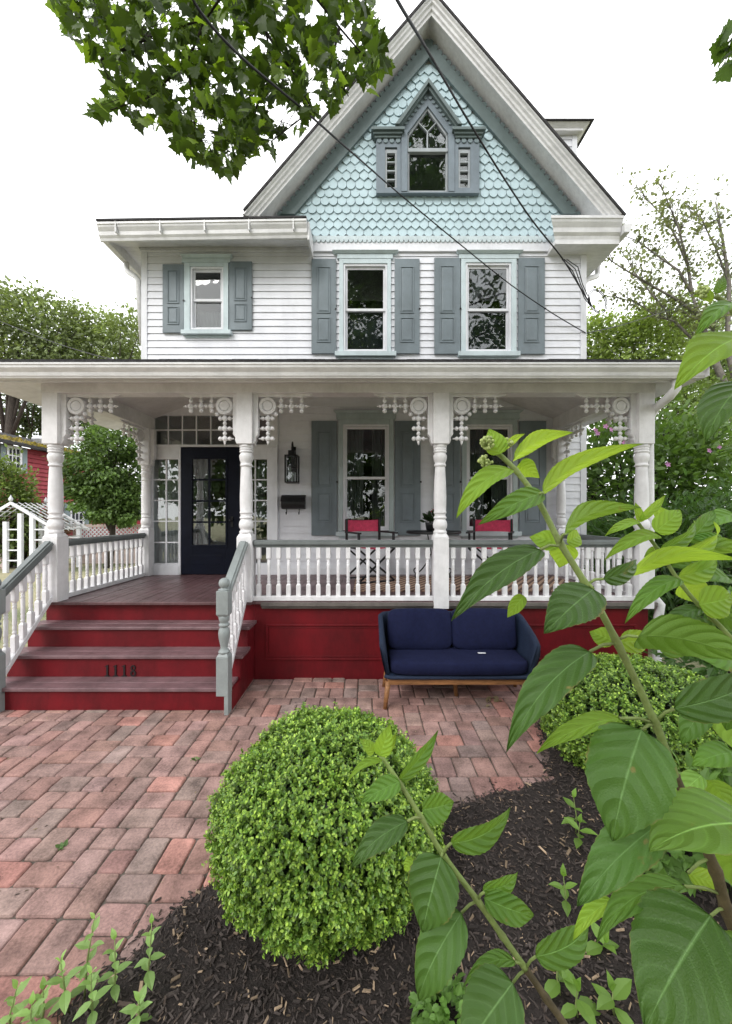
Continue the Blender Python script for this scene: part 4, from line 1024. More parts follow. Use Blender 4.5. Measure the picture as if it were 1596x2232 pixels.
# director chairs
def director_chair(label, loc, rz):
    t = thing('folding_chair', label, 'chair', loc, rz, 'red canvas chairs on the porch')
    hw, hd, sh = .255, .22, .44
    b = MB()
    for sy in (-hd, hd):
        b.box(-hw, hw, sy - .012, sy + .012, 0, .02)
        for s in (-1, 1):
            e = .004 * s + (.013 if sy > 0 else -.013)
            b.hexa([(-s * hw - .018, sy - .011 + e, .02), (-s * hw + .018, sy - .011 + e, .02), (-s * hw + .018, sy + .011 + e, .02), (-s * hw - .018, sy + .011 + e, .02),
                    (s * hw - .018, sy - .011 + e, sh), (s * hw + .018, sy - .011 + e, sh), (s * hw + .018, sy + .011 + e, sh), (s * hw - .018, sy + .011 + e, sh)])
    for s in (-1, 1):
        b.box(s * hw - .016, s * hw + .016, -hd - .02, hd + .02, sh + .001, sh + .03)
    b.build('frame', 'black', t, 0, True)
    for s in (-1, 1):
        a = MB(); a.box(s * hw - .014, s * hw + .014, hd - .015, hd + .015, sh + .031, .84); a.build('post', 'black', t, 0, True); a = MB(); a.box(s * hw - .014, s * hw + .014, -hd - .012, -hd + .016, sh + .031, .645); a.build('post', 'black', t, 0, True)
        a = MB(); a.box(s * (hw + .012) - .026, s * (hw + .012) + .026, -hd - .06, hd - .017, .646, .668); a.build('armrest', 'black', t, .004, True)
    a = MB(); n = 10; vs = []
    for i in range(n + 1):
        xx_ = -hw - .018 + (2 * hw + .036) * i / n; bow = .05 * (1 - (2 * i / n - 1) ** 2)
        for zz_, dy in ((.655, -.002), (.83, -.002), (.655, .003), (.83, .003)): vs.append((xx_, hd + bow + dy + .016, zz_ - (.012 * (1 - (2 * i / n - 1) ** 2) if zz_ > .8 else -.006 * (1 - (2 * i / n - 1) ** 2))))
    fs = []
    for i in range(n):
        k = 4 * i; fs += [(k, k + 4, k + 5, k + 1), (k + 2, k + 3, k + 7, k + 6), (k + 1, k + 5, k + 7, k + 3), (k, k + 2, k + 6, k + 4)]
    a.add(vs, fs); a.build('backrest', 'redfab', t, 0, True)
    a = MB(); n = 8; rings = []
    for i in range(n + 1):
        xx_ = -hw + 2 * hw * i / n; sag = .03 * (1 - (2 * i / n - 1) ** 2); rings.append([(xx_, -hd, sh + .031 - sag), (xx_, hd - .02, sh + .031 - sag), (xx_, hd - .02, sh + .036 - sag), (xx_, -hd, sh + .036 - sag)])
    a.sweep(rings); a.build('seat', 'redfab', t, 0, True)
    return t
director_chair('red canvas director chair with black frame in front of the curtained window nearer the door', (U(806, 5.30), 5.30, FL + .014), R(24))
director_chair('red canvas director chair farther from the door, behind the tall hydrangea leaves', (U(1070, 5.30), 5.30, FL + .014), R(-24))
# round iron table
tx_, tyy = U(945, 5.35), 5.35; th = V(1157, 5.35) - FL
t = thing('porch_table', 'small round black iron table with scrolled feet between the two red chairs', 'table', (tx_, tyy, FL + .014))
b = MB(); b.lathe([(.36, th - .05), (.375, th - .045), (.38, th - .03), (.37, th - .015), (.10, th - .014)], (0, 0, 0), 'Z', 32); b.build('table_top', 'black', t, 0, True)
b = MB(); b.tube([(0, 0, .05), (0, 0, th - .05)], .018, 10); b.ball((0, 0, .3), .03, 10)
for kk in range(3):
    a0 = R(25 + 120 * kk); pts = []
    for i in range(22):
        tt = i / 21
        if tt < .6: r_, zz = .02 + .24 * tt / .6, .32 * (1 - tt / .6) ** 1.6 + .07
        else: aa = (tt - .6) / .4 * 5.2; q = .055 * (1 - .5 * (tt - .6) / .4); r_, zz = .26 + q * math.sin(aa), .07 - .0 + q * (1 - math.cos(aa)) - .012 + .0
        pts.append((r_ * math.cos(a0), r_ * math.sin(a0), zz))
    b.tube(pts, .009, 6); b.tube([(0, 0, .33), (.03 * math.cos(a0), .03 * math.sin(a0), .34), (.09 * math.cos(a0), .09 * math.sin(a0), th - .06)], .007, 6); b.lathe([(.012, -.01), (.012, .055)], ((.28) * math.cos(a0), (.28) * math.sin(a0), 0.01), 'Z', 6)
b.build('pedestal', 'black', t, 0, True)
t = thing('flower_pot', 'dark potted plant with a red flower on the round porch table', 'potted plant', (tx_ - .02, tyy - .02, FL + .015 + th - .028))
b = MB(); b.lathe([(.06, .012), (.08, .02), (.095, .10), (.10, .13), (.088, .132), (.03, .12)], (0, 0, 0), 'Z', 18); b.build('pot', 'black', t, 0, True)
n = 130; q = rdir(n); q[:, 2] = np.abs(q[:, 2]); p = q * rng.uniform(.02, .11, (n, 1)) + np.array([0, 0, .13]); 
leaf_cloud('foliage', p, q + np.array([0, 0, .3]), rdir(n) * .6 + np.array([0, -.3, 1]), rng.uniform(.05, .10, n), np.array([[.025, .045, .02]]) * rng.uniform(.5, 1.6, (n, 1)), 'gleaf', t, 'oval', True)
n = 30; q = rdir(n); leaf_cloud('flower', q * .02 + np.array([.02, -.03, .29]), q, rdir(n), rng.uniform(.025, .04, n), np.array([[.35, .02, .03]]) * rng.uniform(.7, 1.2, (n, 1)), 'gleaf', t, 'oval', True)

# navy two-seat sofa on the patio
t = thing('outdoor_sofa', 'navy blue two-seat outdoor sofa with teak legs in front of the red porch skirt', 'sofa', (.84, 3.7, 0))
xa, xb, yf, ybk = .17, 1.52, 3.44, 3.93
b = MB(); b.box(xa + .03, xb - .03, yf + .012, yf + .045, .208, .258); b.box(xa + .03, xb - .03, ybk - .09, ybk - .05, .235, .275)
for xx in (xa + .03, xb - .07, (xa + xb) / 2 - .02): b.box(xx, xx + .04, yf + .046, ybk - .091, .225, .257)
b.build('seat_rail', 'teak', t, .005)
for (xx, yy, dx_, dy_) in ((xa + .03, yf + .03, -.03, -.03), (xb - .03, yf + .03, .03, -.03), (xa + .05, ybk - .07, -.04, .03), (xb - .05, ybk - .07, .04, .03), ((xa + xb) / 2, yf + .25, .02, .0)):
    b = MB(); b.tube([(xx + dx_, yy + dy_, 0), (xx, yy, .2349)], [.018, .027], 10); b.build('leg', 'teak', t)
# woven shell: U-shaped sweep round back and arms
path = []; rad = .10
def shell_pt(s, flare):                      # s 0..1 along the U
    X0, X1, Y0, Y1 = xa - flare, xb + flare, yf - flare * .3, ybk + flare * .15
    Ls = [Y1 - rad - Y0, rad * math.pi / 2, X1 - X0 - 2 * rad, rad * math.pi / 2, Y1 - rad - Y0]; d_ = s * sum(Ls)
    if d_ < Ls[0]: return (X0, Y0 + d_)
    d_ -= Ls[0]
    if d_ < Ls[1]: a = d_ / rad; return (X0 + rad - rad * math.cos(a), Y1 - rad + rad * math.sin(a))
    d_ -= Ls[1]
    if d_ < Ls[2]: return (X0 + rad + d_, Y1)
    d_ -= Ls[2]
    if d_ < Ls[3]: a = d_ / rad; return (X1 - rad + rad * math.sin(a), Y1 - rad + rad * math.cos(a))
    d_ -= Ls[3]; return (X1, Y1 - rad - d_)
def top_h(s):
    e = min(s, 1 - s) / .19
    return .555 + (.735 - .555) * (min(1, e) ** .8) if e < 1 else .735
ns = 64; b = MB(); rows = 8
def prof(s, side):
    pts = []
    for j in range(rows + 1):
        v = j / rows; zt = top_h(s); zz = .262 + (zt - .262) * v; fl_ = -.012 + .062 * v ** .9
        e0 = min(s, 1 - s)
        x_, y_ = shell_pt(s, fl_ - (.045 if side else 0)); 
        if e0 < .05: y_ += (.05 - e0) / .05 * .05 * ((1 - v) ** 2 * 1.0 + max(0, v - .75) * 2.4)
        pts.append((x_, y_, zz + (.0 if v < 1 else .0)))
    return pts
rings = []
for i in range(ns + 1):
    s = i / ns; o_ = prof(s, 0); i_ = prof(s, 1); tp = tuple((Vector(o_[-1]) + Vector(i_[-1])) / 2 + Vector((0, 0, .018))); rings.append(o_ + [tp] + i_[::-1])
b.sweep(rings, True, True)
b.box(xa + .04, xb - .04, yf + .02, ybk - .03, .276, .292); b.tube([(xa + .0, yf + .02, .285), (xa + .05, yf - .002, .280), (xb - .05, yf - .002, .280), (xb, yf + .02, .285)], .017, 8)
b.build('woven_shell', 'rope', t)
b = MB(); b.superbox(((xa + xb) / 2, 3.655, .362), ((xb - xa) / 2 - .045, .235, .068), .28, 44, 14, .10); b.build('seat_cushion', 'navyfab', t)
rt = Matrix.Rotation(R(-13), 3, 'X')
for cx_ in (xa + .045 + .315, xb - .045 - .315):
    b = MB(); b.superbox((cx_, 3.83, .60), (.318, .072, .20), .34, 40, 16, .45, rt); cu_ = b.build('back_cushion', 'navyfab', t); b = MB(); pts = [rt @ Vector((.312 * math.copysign(abs(math.cos(a_)) ** .3, math.cos(a_)), -.012, .196 * math.copysign(abs(math.sin(a_)) ** .3, math.sin(a_)))) + Vector((cx_, 3.83, .60)) for a_ in [2 * math.pi * i / 48 for i in range(49)]]; b.tube(pts, .005, 6); b.build('piping', 'rope', cu_)
b = MB(); cxm = U(1047, 3.66); b.box(cxm - .035, cxm + .035, 3.60, 3.622, .437, .441); b.build('care_tag', 'white', t)
# fallen dry leaves under the sofa
n = 14; p = np.stack([U(1080, 3.6) + rng.normal(0, .09, n), 3.58 + rng.normal(0, .04, n), np.full(n, .008)], 1); a = rng.uniform(0, 6.28, n)
tag(leaf_cloud('fallen_leaves', p, np.stack([np.cos(a), np.sin(a), .3 * np.ones(n)], 1), np.stack([rng.normal(0, .4, n), rng.normal(0, .4, n), np.ones(n)], 1), rng.uniform(.03, .06, n), np.array([[.22, .18, .11]]) * rng.uniform(.6, 1.3, (n, 1)), 'gleaf', None, 'oval'), None, None, None, 'stuff')

# ---------------------------------------------------------------- cables
def cable(label, pts, r, name='overhead_cable', extra=None):
    b = MB(); P_ = [Vector(q) for q in pts]; out = []
    for i in range(len(P_) - 1):                # Catmull-Rom through the points
        p0, p1, p2, p3 = P_[max(i - 1, 0)], P_[i], P_[i + 1], P_[min(i + 2, len(P_) - 1)]
        for k_ in range(8):
            t_ = k_ / 8; out.append(.5 * ((2 * p1) + (p2 - p0) * t_ + (2 * p0 - 5 * p1 + 4 * p2 - p3) * t_ ** 2 + (3 * p1 - p0 - 3 * p2 + p3) * t_ ** 3))
    out.append(P_[-1]); b.tube(out, r, 6)
    if extra:
        for e_ in extra: b.tube(e_, r * .6, 6)
    o = b.build(name, 'cable'); tag(o, label, 'cable', None); return o
Yc = YW - .35
pend = P(1290, 655, Yc)
hang = []
for k_ in range(3):
    hang.append([P(1225 + k_ * 5, 565, Yc), P(1248 + k_ * 6, 590 - k_ * 4, Yc - .05), P(1262 + k_ * 4, 620, Yc), P(1274 + k_ * 5, 650, Yc), P(1288, 668, Yc)])
for k_ in range(2):
    hang.append([P(1303 + (15 + 3 * k_) * math.cos(a_) * (1.1) + 6 * math.sin(a_), 657 + (26 + 3 * k_) * math.sin(a_) * .9, Yc + .02 * k_) for a_ in [R(100 + 20 * i) for i in range(18)]])
cable('thick twisted service cable running down to a coil at the house corner', [P(840, -60, 1.9), P(866, 0, 2.1), P(935, 115, 2.8), P(1010, 245, 3.6), P(1090, 375, 4.3), P(1160, 480, 5.0), P(1225, 562, Yc), P(1268, 632, Yc), P(1290, 668, Yc)], .010, extra=hang)
cable('thin cable crossing the maple leaves and the gable down to the house corner', [P(400, -50, 1.6), P(440, 30, 1.75), P(530, 128, 2.05), P(660, 238, 2.5), P(770, 335, 3.3), P(870, 422, 4.6), P(1000, 530, 5.1), P(1110, 618, 5.5), P(1200, 680, 5.75), P(1277, 726, YW - .03)], .007)
cable('thin cable from the house corner out to the trees', [P(1278, 726, YW + .02), P(1350, 710, 7.5), P(1430, 685, 9.5), P(1520, 655, 12), P(1660, 600, 16)], .009)
cable('dark cable sagging past the far trees to the upper wall by the small window', [P(-120, 650, 13), P(0, 700, 11), P(100, 740, 9.2), P(200, 772, 7.6), P(270, 787, 6.6), P(308, 789, YW + .3)], .010)
# ================================================================ CLIPPED BOXWOODS
def boxwood(label, c, r, nsprig, lsz, tuft=None, seed=1, mx_=None):
    t = thing('boxwood_shrub', label, 'shrub', (c[0], c[1], 0), 0, 'clipped boxwood balls in the mulch')
    c = np.array(c); r = np.array(r)
    q = rdir(nsprig); q = q[q[:, 2] > -.80]
    # lumpy clipped outline
    def lump(q_): return np.array([1 + .075 * mnoise.noise(Vector(tuple(v * 2.2 + seed))) + .065 * mnoise.noise(Vector(tuple(v * 6 + seed))) + .05 * mnoise.noise(Vector(tuple(v * 15 + seed))) for v in q_])
    lm = lump(q)
    if tuft is not None:
        lm += .11 * np.exp(-((q - np.array(tuft)) ** 2).sum(1) / .03)
    lm = lm + (rng.random(len(q)) < .035) * rng.uniform(.02, .07, len(q))
    dep = 1 - rng.gamma(1.2, .035, len(q)); base = c + q * r * (lm * dep)[:, None]
    nrm = unit(q / r); k = 9
    tip = unit(nrm + rng.normal(0, .35, q.shape) + np.array([0, 0, .35]))
    pts, ax, nn, sz, col = [], [], [], [], []
    for i in range(k):
        f = i / k; L = .035
        ang = rng.uniform(0, 6.28, len(q))
        b1 = unit(np.cross(tip, rdir(len(q)))); sp = 1.35 - .6 * f
        pts.append(base + tip * (L * (f - .55))[..., None] if False else base + tip * (L * (f - .55)))
        ax.append(unit(tip * (1 - .5 * sp) + b1 * sp)); nn.append(unit(tip + rng.normal(0, .3, q.shape)))
        sz.append(lsz * rng.uniform(.75, 1.2, len(q)) * (1 - .25 * f))
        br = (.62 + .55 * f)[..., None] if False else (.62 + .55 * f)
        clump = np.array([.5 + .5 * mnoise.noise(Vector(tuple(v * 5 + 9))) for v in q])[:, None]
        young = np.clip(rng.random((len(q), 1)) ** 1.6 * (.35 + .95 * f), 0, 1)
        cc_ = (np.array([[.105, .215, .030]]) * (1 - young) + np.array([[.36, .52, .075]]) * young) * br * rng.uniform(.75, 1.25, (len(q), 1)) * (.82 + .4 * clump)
        col.append(cc_)
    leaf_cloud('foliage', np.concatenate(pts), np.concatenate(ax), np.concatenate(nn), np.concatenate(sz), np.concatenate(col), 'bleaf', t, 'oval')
    b = MB()                                     # woody framework inside
    g0 = (c[0], c[1], -.03)
    for i in range(46):
        v = rdir(1)[0]; v[2] = abs(v[2]) * .8 + (.0 if i % 2 else -.25); e = c + v * r * .86
        m = Vector(g0).lerp(Vector(e), .5) + Vector((0, 0, .05)); b.tube([g0, m, e], [.012, .008, .003], 5)
    b.build('stems', 'twig', t)
    # inner leaves, shade put into their darker colour; they stop one looking straight through
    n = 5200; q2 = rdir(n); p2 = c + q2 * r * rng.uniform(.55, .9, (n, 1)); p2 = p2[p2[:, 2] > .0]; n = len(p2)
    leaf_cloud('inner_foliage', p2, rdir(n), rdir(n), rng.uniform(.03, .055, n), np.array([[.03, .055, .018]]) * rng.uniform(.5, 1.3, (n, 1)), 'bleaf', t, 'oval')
    return t
boxwood('round boxwood ball nearest the camera, standing at the edge of the brick paving', (-.175, 1.80, .365), (.505, .49, .385), 12000, .0180, tuft=(.05, -.25, .95), seed=3)
boxwood('wide low boxwood mound near the sofa end, partly behind the tall hydrangea', (1.94, 2.78, .29), (.67, .62, .37), 10500, .0195, seed=8)

# ================================================================ HYDRANGEA (large leaves close to the eye)
def hyd_mat(name, top, under, trans, tcol):
    m, nt, out = new_mat(name)
    uv = node(nt, 'ShaderNodeUVMap'); sp = node(nt, 'ShaderNodeSeparateXYZ'); nt.links.new(uv.outputs[0], sp.inputs[0])
    def math_(op, a, b=None):
        n = node(nt, 'ShaderNodeMath', operation=op)
        for i, q in enumerate((a, b)):
            if q is None: continue
            if isinstance(q, (int, float)): n.inputs[i].default_value = q
            else: nt.links.new(q, n.inputs[i])
        return n.outputs[0]
    u_ = math_('ABSOLUTE', math_('MULTIPLY', math_('SUBTRACT', sp.outputs[0], .5), 2.0))
    t_ = math_('SUBTRACT', sp.outputs[1], math_('MULTIPLY', math_('POWER', u_, 1.35), .30))
    oi = node(nt, 'ShaderNodeObjectInfo'); rnd = oi.outputs['Random']
    wob = node(nt, 'ShaderNodeTexNoise', Scale=22.0, Detail=2.0); wtc = node(nt, 'ShaderNodeTexCoord'); nt.links.new(wtc.outputs['Object'], wob.inputs['Vector'])
    fr = math_('FRACT', math_('ADD', math_('ADD', math_('MULTIPLY', t_, 5.6), math_('MULTIPLY', math_('SUBTRACT', wob.outputs[0], .5), .35)), 10.0))
    dist = math_('ABSOLUTE', math_('SUBTRACT', fr, .5))                  # .5 on a vein
    vein = math_('SUBTRACT', 1.0, math_('SMOOTH_MIN', math_('MULTIPLY', math_('SUBTRACT', .5, dist), 16.0), 1.0) if False else math_('MINIMUM', math_('MULTIPLY', math_('SUBTRACT', .5, dist), 15.0), 1.0))
    mid = math_('SUBTRACT', 1.0, math_('MINIMUM', math_('MULTIPLY', u_, 22.0), 1.0))
    vv = math_('MAXIMUM', math_('MULTIPLY', math_('MULTIPLY', vein, .38), math_('SUBTRACT', 1.1, u_)), mid)
    tc = node(nt, 'ShaderNodeTexCoord'); nz = node(nt, 'ShaderNodeTexNoise', Scale=60.0, Detail=4.0); nt.links.new(tc.outputs['Object'], nz.inputs['Vector'])
    n3 = node(nt, 'ShaderNodeTexNoise', Scale=11.0, Detail=3.0); nt.links.new(tc.outputs['Object'], n3.inputs['Vector'])
    vor = node(nt, 'ShaderNodeTexVoronoi', Scale=330.0); vor.feature = 'DISTANCE_TO_EDGE'; nt.links.new(tc.outputs['Object'], vor.inputs['Vector'])
    def mixc(f, a, b, bt='MIX'):
        n = node(nt, 'ShaderNodeMix', data_type='RGBA', blend_type=bt)
        if isinstance(f, (int, float)): n.inputs[0].default_value = f
        else: nt.links.new(f, n.inputs[0])
        for i, q in ((6, a), (7, b)):
            if isinstance(q, tuple): n.inputs[i].default_value = (*q, 1)
            else: nt.links.new(q, n.inputs[i])
        return n.outputs[2]
    tops = mixc(n3.outputs[0], tuple(c * .75 for c in top), tuple(c * 1.3 for c in top))
    rv = math_('ADD', .72, math_('MULTIPLY', rnd, .6)); sc = node(nt, 'ShaderNodeVectorMath', operation='SCALE'); nt.links.new(tops, sc.inputs[0]); nt.links.new(rv, sc.inputs['Scale']); tops = sc.outputs[0]
    topv0 = mixc(math_('MULTIPLY', mid, .8), tops, tuple(min(1, c * 2.6 + .06) for c in top))
    topv = mixc(math_('MULTIPLY', vein, .4), topv0, tuple(min(1, c * 1.6 + .015) for c in top))
    undv = mixc(vv, under, tuple(min(1, c * 1.35 + .02) for c in under))
    ge = node(nt, 'ShaderNodeNewGeometry')
    col = mixc(ge.outputs['Backfacing'], topv, undv)
    sn = node(nt, 'ShaderNodeTexNoise', Scale=38.0, Detail=3.0); nt.links.new(tc.outputs['Object'], sn.inputs['Vector']); spot = math_('MULTIPLY', math_('MINIMUM', math_('MAXIMUM', math_('MULTIPLY', math_('SUBTRACT', sn.outputs[0], .70), 18.0), 0.0), 1.0), .75)
    edge = math_('MULTIPLY', math_('MINIMUM', math_('MAXIMUM', math_('MULTIPLY', math_('SUBTRACT', math_('ADD', u_, math_('MULTIPLY', sn.outputs[0], .25)), 1.09), 14.0), 0.0), 1.0), .7)
    col = mixc(math_('MAXIMUM', spot, edge), col, (.20, .14, .045))
    b = node(nt, 'ShaderNodeBsdfPrincipled', Roughness=.46); b.inputs['Specular IOR Level'].default_value = .32
    nt.links.new(col, b.inputs['Base Color'])
    h = math_('ADD', math_('MULTIPLY', math_('SINE', math_('MULTIPLY', dist, 3.1416)), -1.0), math_('MULTIPLY', mid, -.45))
    h = math_('ADD', h, math_('MULTIPLY', math_('MINIMUM', vor.outputs['Distance'], .25), .5)); h = math_('ADD', h, math_('MULTIPLY', nz.outputs[0], .6))
    bp = node(nt, 'ShaderNodeBump', Strength=.8, Distance=.0028); nt.links.new(h, bp.inputs['Height']); nt.links.new(bp.outputs[0], b.inputs['Normal'])
    tr = node(nt, 'ShaderNodeBsdfTranslucent'); nt.links.new(mixc(vv, tcol, tuple(c * .8 for c in tcol)), tr.inputs['Color'])
    s_ = node(nt, 'ShaderNodeMixShader', Fac=trans); nt.links.new(b.outputs[0], s_.inputs[1]); nt.links.new(tr.outputs[0], s_.inputs[2]); nt.links.new(s_.outputs[0], out.inputs[0])
    return m
M['hdark'] = hyd_mat('hydrangea_leaf', (.048, .105, .020), (.13, .23, .045), .18, (.22, .44, .03))
M['hbacklit'] = hyd_mat('hydrangea_backlit_leaf', (.18, .33, .04), (.25, .40, .05), .5, (.55, .78, .06))  # leaves seen backlit: that brightness is put into paler, yellower colours
M['hmid'] = hyd_mat('hydrangea_mid_leaf', (.085, .185, .030), (.17, .29, .05), .32, (.34, .56, .04))
M['hlight'] = hyd_mat('hydrangea_light_leaf', (.15, .29, .055), (.2, .33, .07), .36, (.36, .58, .06))
M['hstem'] = paint('hydrangea_stem_bark', (.19, .26, .075), .6, .2, 14, .3, 90, dirt=(.13, .15, .05))
M['hwood'] = paint('hydrangea_wood', (.085, .065, .032), .75, .3, 20, .4, 90)
def hleaf(parent, bp_, tp_, wpx, Y0, dY, mat='hdark', roll=25, cup=.35, droop=.10, seed=0, curl=0):
    rr_ = random.Random(seed * 7919 + int(bp_[0] * 3 + bp_[1]))
    B = P(bp_[0], bp_[1], Y0); T = P(tp_[0], tp_[1], Y0 + dY); a = T - B; L = a.length; a = a.normalized(); mid_ = (B + T) / 2
    dv = (mid_ - Vector((0, 0, EYE))).normalized()
    s_ = a.cross(dv).normalized(); n_ = s_.cross(a).normalized()
    if n_.dot(dv) > 0: n_ = -n_; s_ = -s_
    rot = Matrix.Rotation(R(roll), 3, a); s_ = rot @ s_; n_ = rot @ n_
    if n_.z < 0 and abs(n_.z) > .25: n_ = -n_; s_ = -s_
    Wd = wpx * mid_.y / F / max(.45, math.cos(R(roll)))
    NU, NV = 12, 40; vs, uvs = [], []
    fmax = .5 ** .6 * .5 ** .0
    prof_ = lambda v: (max(0, v) ** .43) * (max(0, 1 - v) ** .82) * 2.16 * (1 - .30 * max(0, (v - .62) / .38)) 
    ph = rr_.uniform(0, 6); tw = rr_.uniform(-.5, .5); curl = curl or rr_.uniform(-.1, .8)
    for j in range(NV + 1):
        v = j / NV; hw = Wd / 2 * min(1.0, prof_(v))
        ce = B + a * (L * v) + n_ * (droop * L * 4 * v * (1 - v)) * 1.0
        for i in range(-NU, NU + 1):
            uu = i / NU; e = hw * (1 + (.035 * (1 - ((v * 27) % 1)) * 2 - .035) * (abs(uu) ** 8))
            lift = cup * abs(uu) ** 1.25 * hw - cup * .55 * abs(uu) ** 3 * hw
            t_ = v - .30 * abs(uu) ** 1.35; cor = -.0011 * L / .13 * abs(math.cos(math.pi * (t_ * 5.6))) ** 1.5 * math.sin(min(1, abs(uu) * 1.1) * math.pi) ** .5
            wave = .10 * hw * math.sin(v * 9 + ph + (2 if uu > 0 else 0)) * abs(uu) ** 2
            ang = tw * v
            lat = s_ * (uu * e * (1 - .10 * cup * abs(uu))) ; up = n_ * (lift + cor + wave - curl * L * v ** 3 * .3 + uu * e * math.sin(ang) * .5)
            vs.append(tuple(ce + lat + up)); uvs.append((uu * .5 + .5, v))
    W_ = 2 * NU + 1; fs = []
    for j in range(NV):
        for i in range(2 * NU):
            q = j * W_ + i; fs.append((q, q + 1, q + W_ + 1, q + W_))
    # winding so that the geometric normal is n_
    p0, p1, p2 = Vector(vs[20 * W_ + NU]), Vector(vs[20 * W_ + NU + 3]), Vector(vs[23 * W_ + NU])
    if (p1 - p0).cross(p2 - p0).dot(n_) < 0: fs = [tuple(reversed(f)) for f in fs]
    me = bpy.data.meshes.new('leaf'); me.from_pydata(vs, [], fs); uvl = me.uv_layers.new(name='UVMap')
    flat = [uvs[i] for f in fs for i in f]; uvl.data.foreach_set('uv', [c for q in flat for c in q])
    me.polygons.foreach_set('use_smooth', [True] * len(fs)); me.materials.append(M[mat]); me.update()
    return link('leaf', me, parent)
def hstem(parent, pts, mat='hstem'):            # pts (px, py, Y, radius px)
    b = MB(); Q = [(P(x_, y_, Y_), r_ * Y_ / F) for x_, y_, Y_, r_ in pts]; out, rad_ = [], []
    for i in range(len(Q) - 1):
        p0, p1, p2, p3 = Q[max(i - 1, 0)][0], Q[i][0], Q[i + 1][0], Q[min(i + 2, len(Q) - 1)][0]
        for k_ in range(6):
            t_ = k_ / 6; out.append(.5 * ((2 * p1) + (p2 - p0) * t_ + (2 * p0 - 5 * p1 + 4 * p2 - p3) * t_ ** 2 + (3 * p1 - p0 - 3 * p2 + p3) * t_ ** 3))
            r_ = Q[i][1] + (Q[i + 1][1] - Q[i][1]) * t_; rad_.append(r_ * (1 + .28 * max(0, 1 - t_ * 5, (t_ - .83) * 5)))
    out.append(Q[-1][0]); rad_.append(Q[-1][1]); b.tube(out, rad_, 10)
    return b.build('stem', mat, parent)
def petiole(mb, a, c, Ya, Yc_, r=3.2):
    A, C = P(a[0], a[1], Ya), P(c[0], c[1], Yc_); mb.tube([A, (A + C) / 2 + Vector((0, 0, .004)), C], r * Ya / F, 6)
Yh = .56
gx, gy = U(1660, .60), .60
hyd = thing('hydrangea_shrub', 'tall hydrangea with big leaves and flower buds crossing in front of the sofa', 'shrub', (gx, gy, 0))
hstem(hyd, [(1086, 988, Yh + .03, 5), (1124, 1025, Yh + .03, 5.5), (1171, 1088, Yh + .02, 6), (1221, 1183, Yh + .01, 6.5), (1278, 1276, Yh, 7), (1345, 1400, Yh, 7.2), (1428, 1576, Yh, 7.5), (1472, 1690, Yh, 8)])
hstem(hyd, [(1472, 1690, Yh, 8), (1504, 1764, Yh, 9), (1560, 1899, Yh, 11), (1585, 1985, Yh, 12), (1640, 2120, Yh, 14), (1760, 2420, Yh + .02, 15), (1790, 2700, Yh + .04, 18)], 'hwood')
HL = [  # base, tip, width px, depth, depth change, material, roll, cup, droop
 ((1090, 990), (1068, 932), 50, .58, .0, 'hbacklit', 10, .2, -.05), ((1104, 975), (1143, 945), 20, .60, .01, 'hbacklit', 40, .5, .05),
 ((1120, 1000), (1240, 938), 36, .60, .04, 'hbacklit', 48, .5, .08), ((1130, 1012), (1170, 1036), 46, .61, .02, 'hbacklit', 8, .15, .05),
 ((1114, 1022), (993, 1124), 46, .58, -.02, 'hbacklit', 38, .45, .16), ((1184, 1074), (1046, 1138), 50, .56, -.03, 'hmid', 20, .3, .08),
 ((1183, 1072), (1353, 957), 38, .60, .05, 'hbacklit', 46, .7, .05), ((1231, 1163), (1402, 1108), 46, .59, .05, 'hmid', 45, .6, .14),
 ((1178, 1198), (982, 1346), 74, .55, -.04, 'hdark', 30, .5, .10), ((1222, 1187), (1152, 1166), 46, .62, .03, 'hbacklit', 15, .3, .05),
 ((1232, 1186), (1220, 1236), 60, .63, .02, 'hbacklit', 5, .2, .05), ((1236, 1182), (1274, 1160), 36, .63, .03, 'hbacklit', 20, .3, .05),
 ((1294, 1284), (1186, 1380), 100, .53, -.04, 'hdark', 14, .25, .06), ((1142, 1298), (1106, 1346), 32, .60, .0, 'hbacklit', 10, .2, .05),
 ((1316, 1262), (1402, 1222), 42, .58, .05, 'hdark', 30, .4, .08), ((1286, 1420), (1092, 1603), 92, .53, -.05, 'hdark', 26, .5, .08),
 ((1391, 1388), (1650, 1442), 98, .55, .0, 'hdark', 38, .35, .10), ((1340, 1398), (1284, 1376), 46, .60, .03, 'hbacklit', 10, .2, .05), ((1350, 1400), (1424, 1392), 50, .61, .03, 'hbacklit', 12, .2, .05),
 ((1351, 1566), (1169, 1632), 46, .55, -.03, 'hbacklit', 42, .4, .06), ((1399, 1590), (1327, 1834), 172, .50, -.03, 'hdark', 12, .22, .05),
 ((1470, 1545), (1660, 1470), 82, .55, .03, 'hdark', 22, .35, .12), ((1610, 1500), (1578, 1592), 70, .57, .0, 'hdark', 15, .3, .06),
 ((1442, 1792), (1258, 1976), 96, .52, -.02, 'hdark', 22, .45, .08), ((1660, 1800), (1414, 1832), 150, .47, -.02, 'hlight', 50, .2, .06),
 ((1493, 1932), (1292, 2027), 48, .52, -.03, 'hmid', 48, .4, .10), ((1334, 1962), (1242, 2042), 30, .56, .0, 'hbacklit', 40, .5, .06),
 ((1550, 1996), (1400, 2240), 208, .46, -.03, 'hdark', 12, .2, .05), ((1660, 2130), (1500, 2290), 150, .45, -.02, 'hdark', 22, .3, .06),
 ((1500, 1903), (1568, 1925), 42, .58, .03, 'hbacklit', 12, .2, .05), ((1640, 2060), (1560, 2140), 80, .52, .0, 'hmid', 20, .3, .05), ((1590, 1850), (1660, 1990), 90, .60, .03, 'hmid', 10, .3, .05),
]
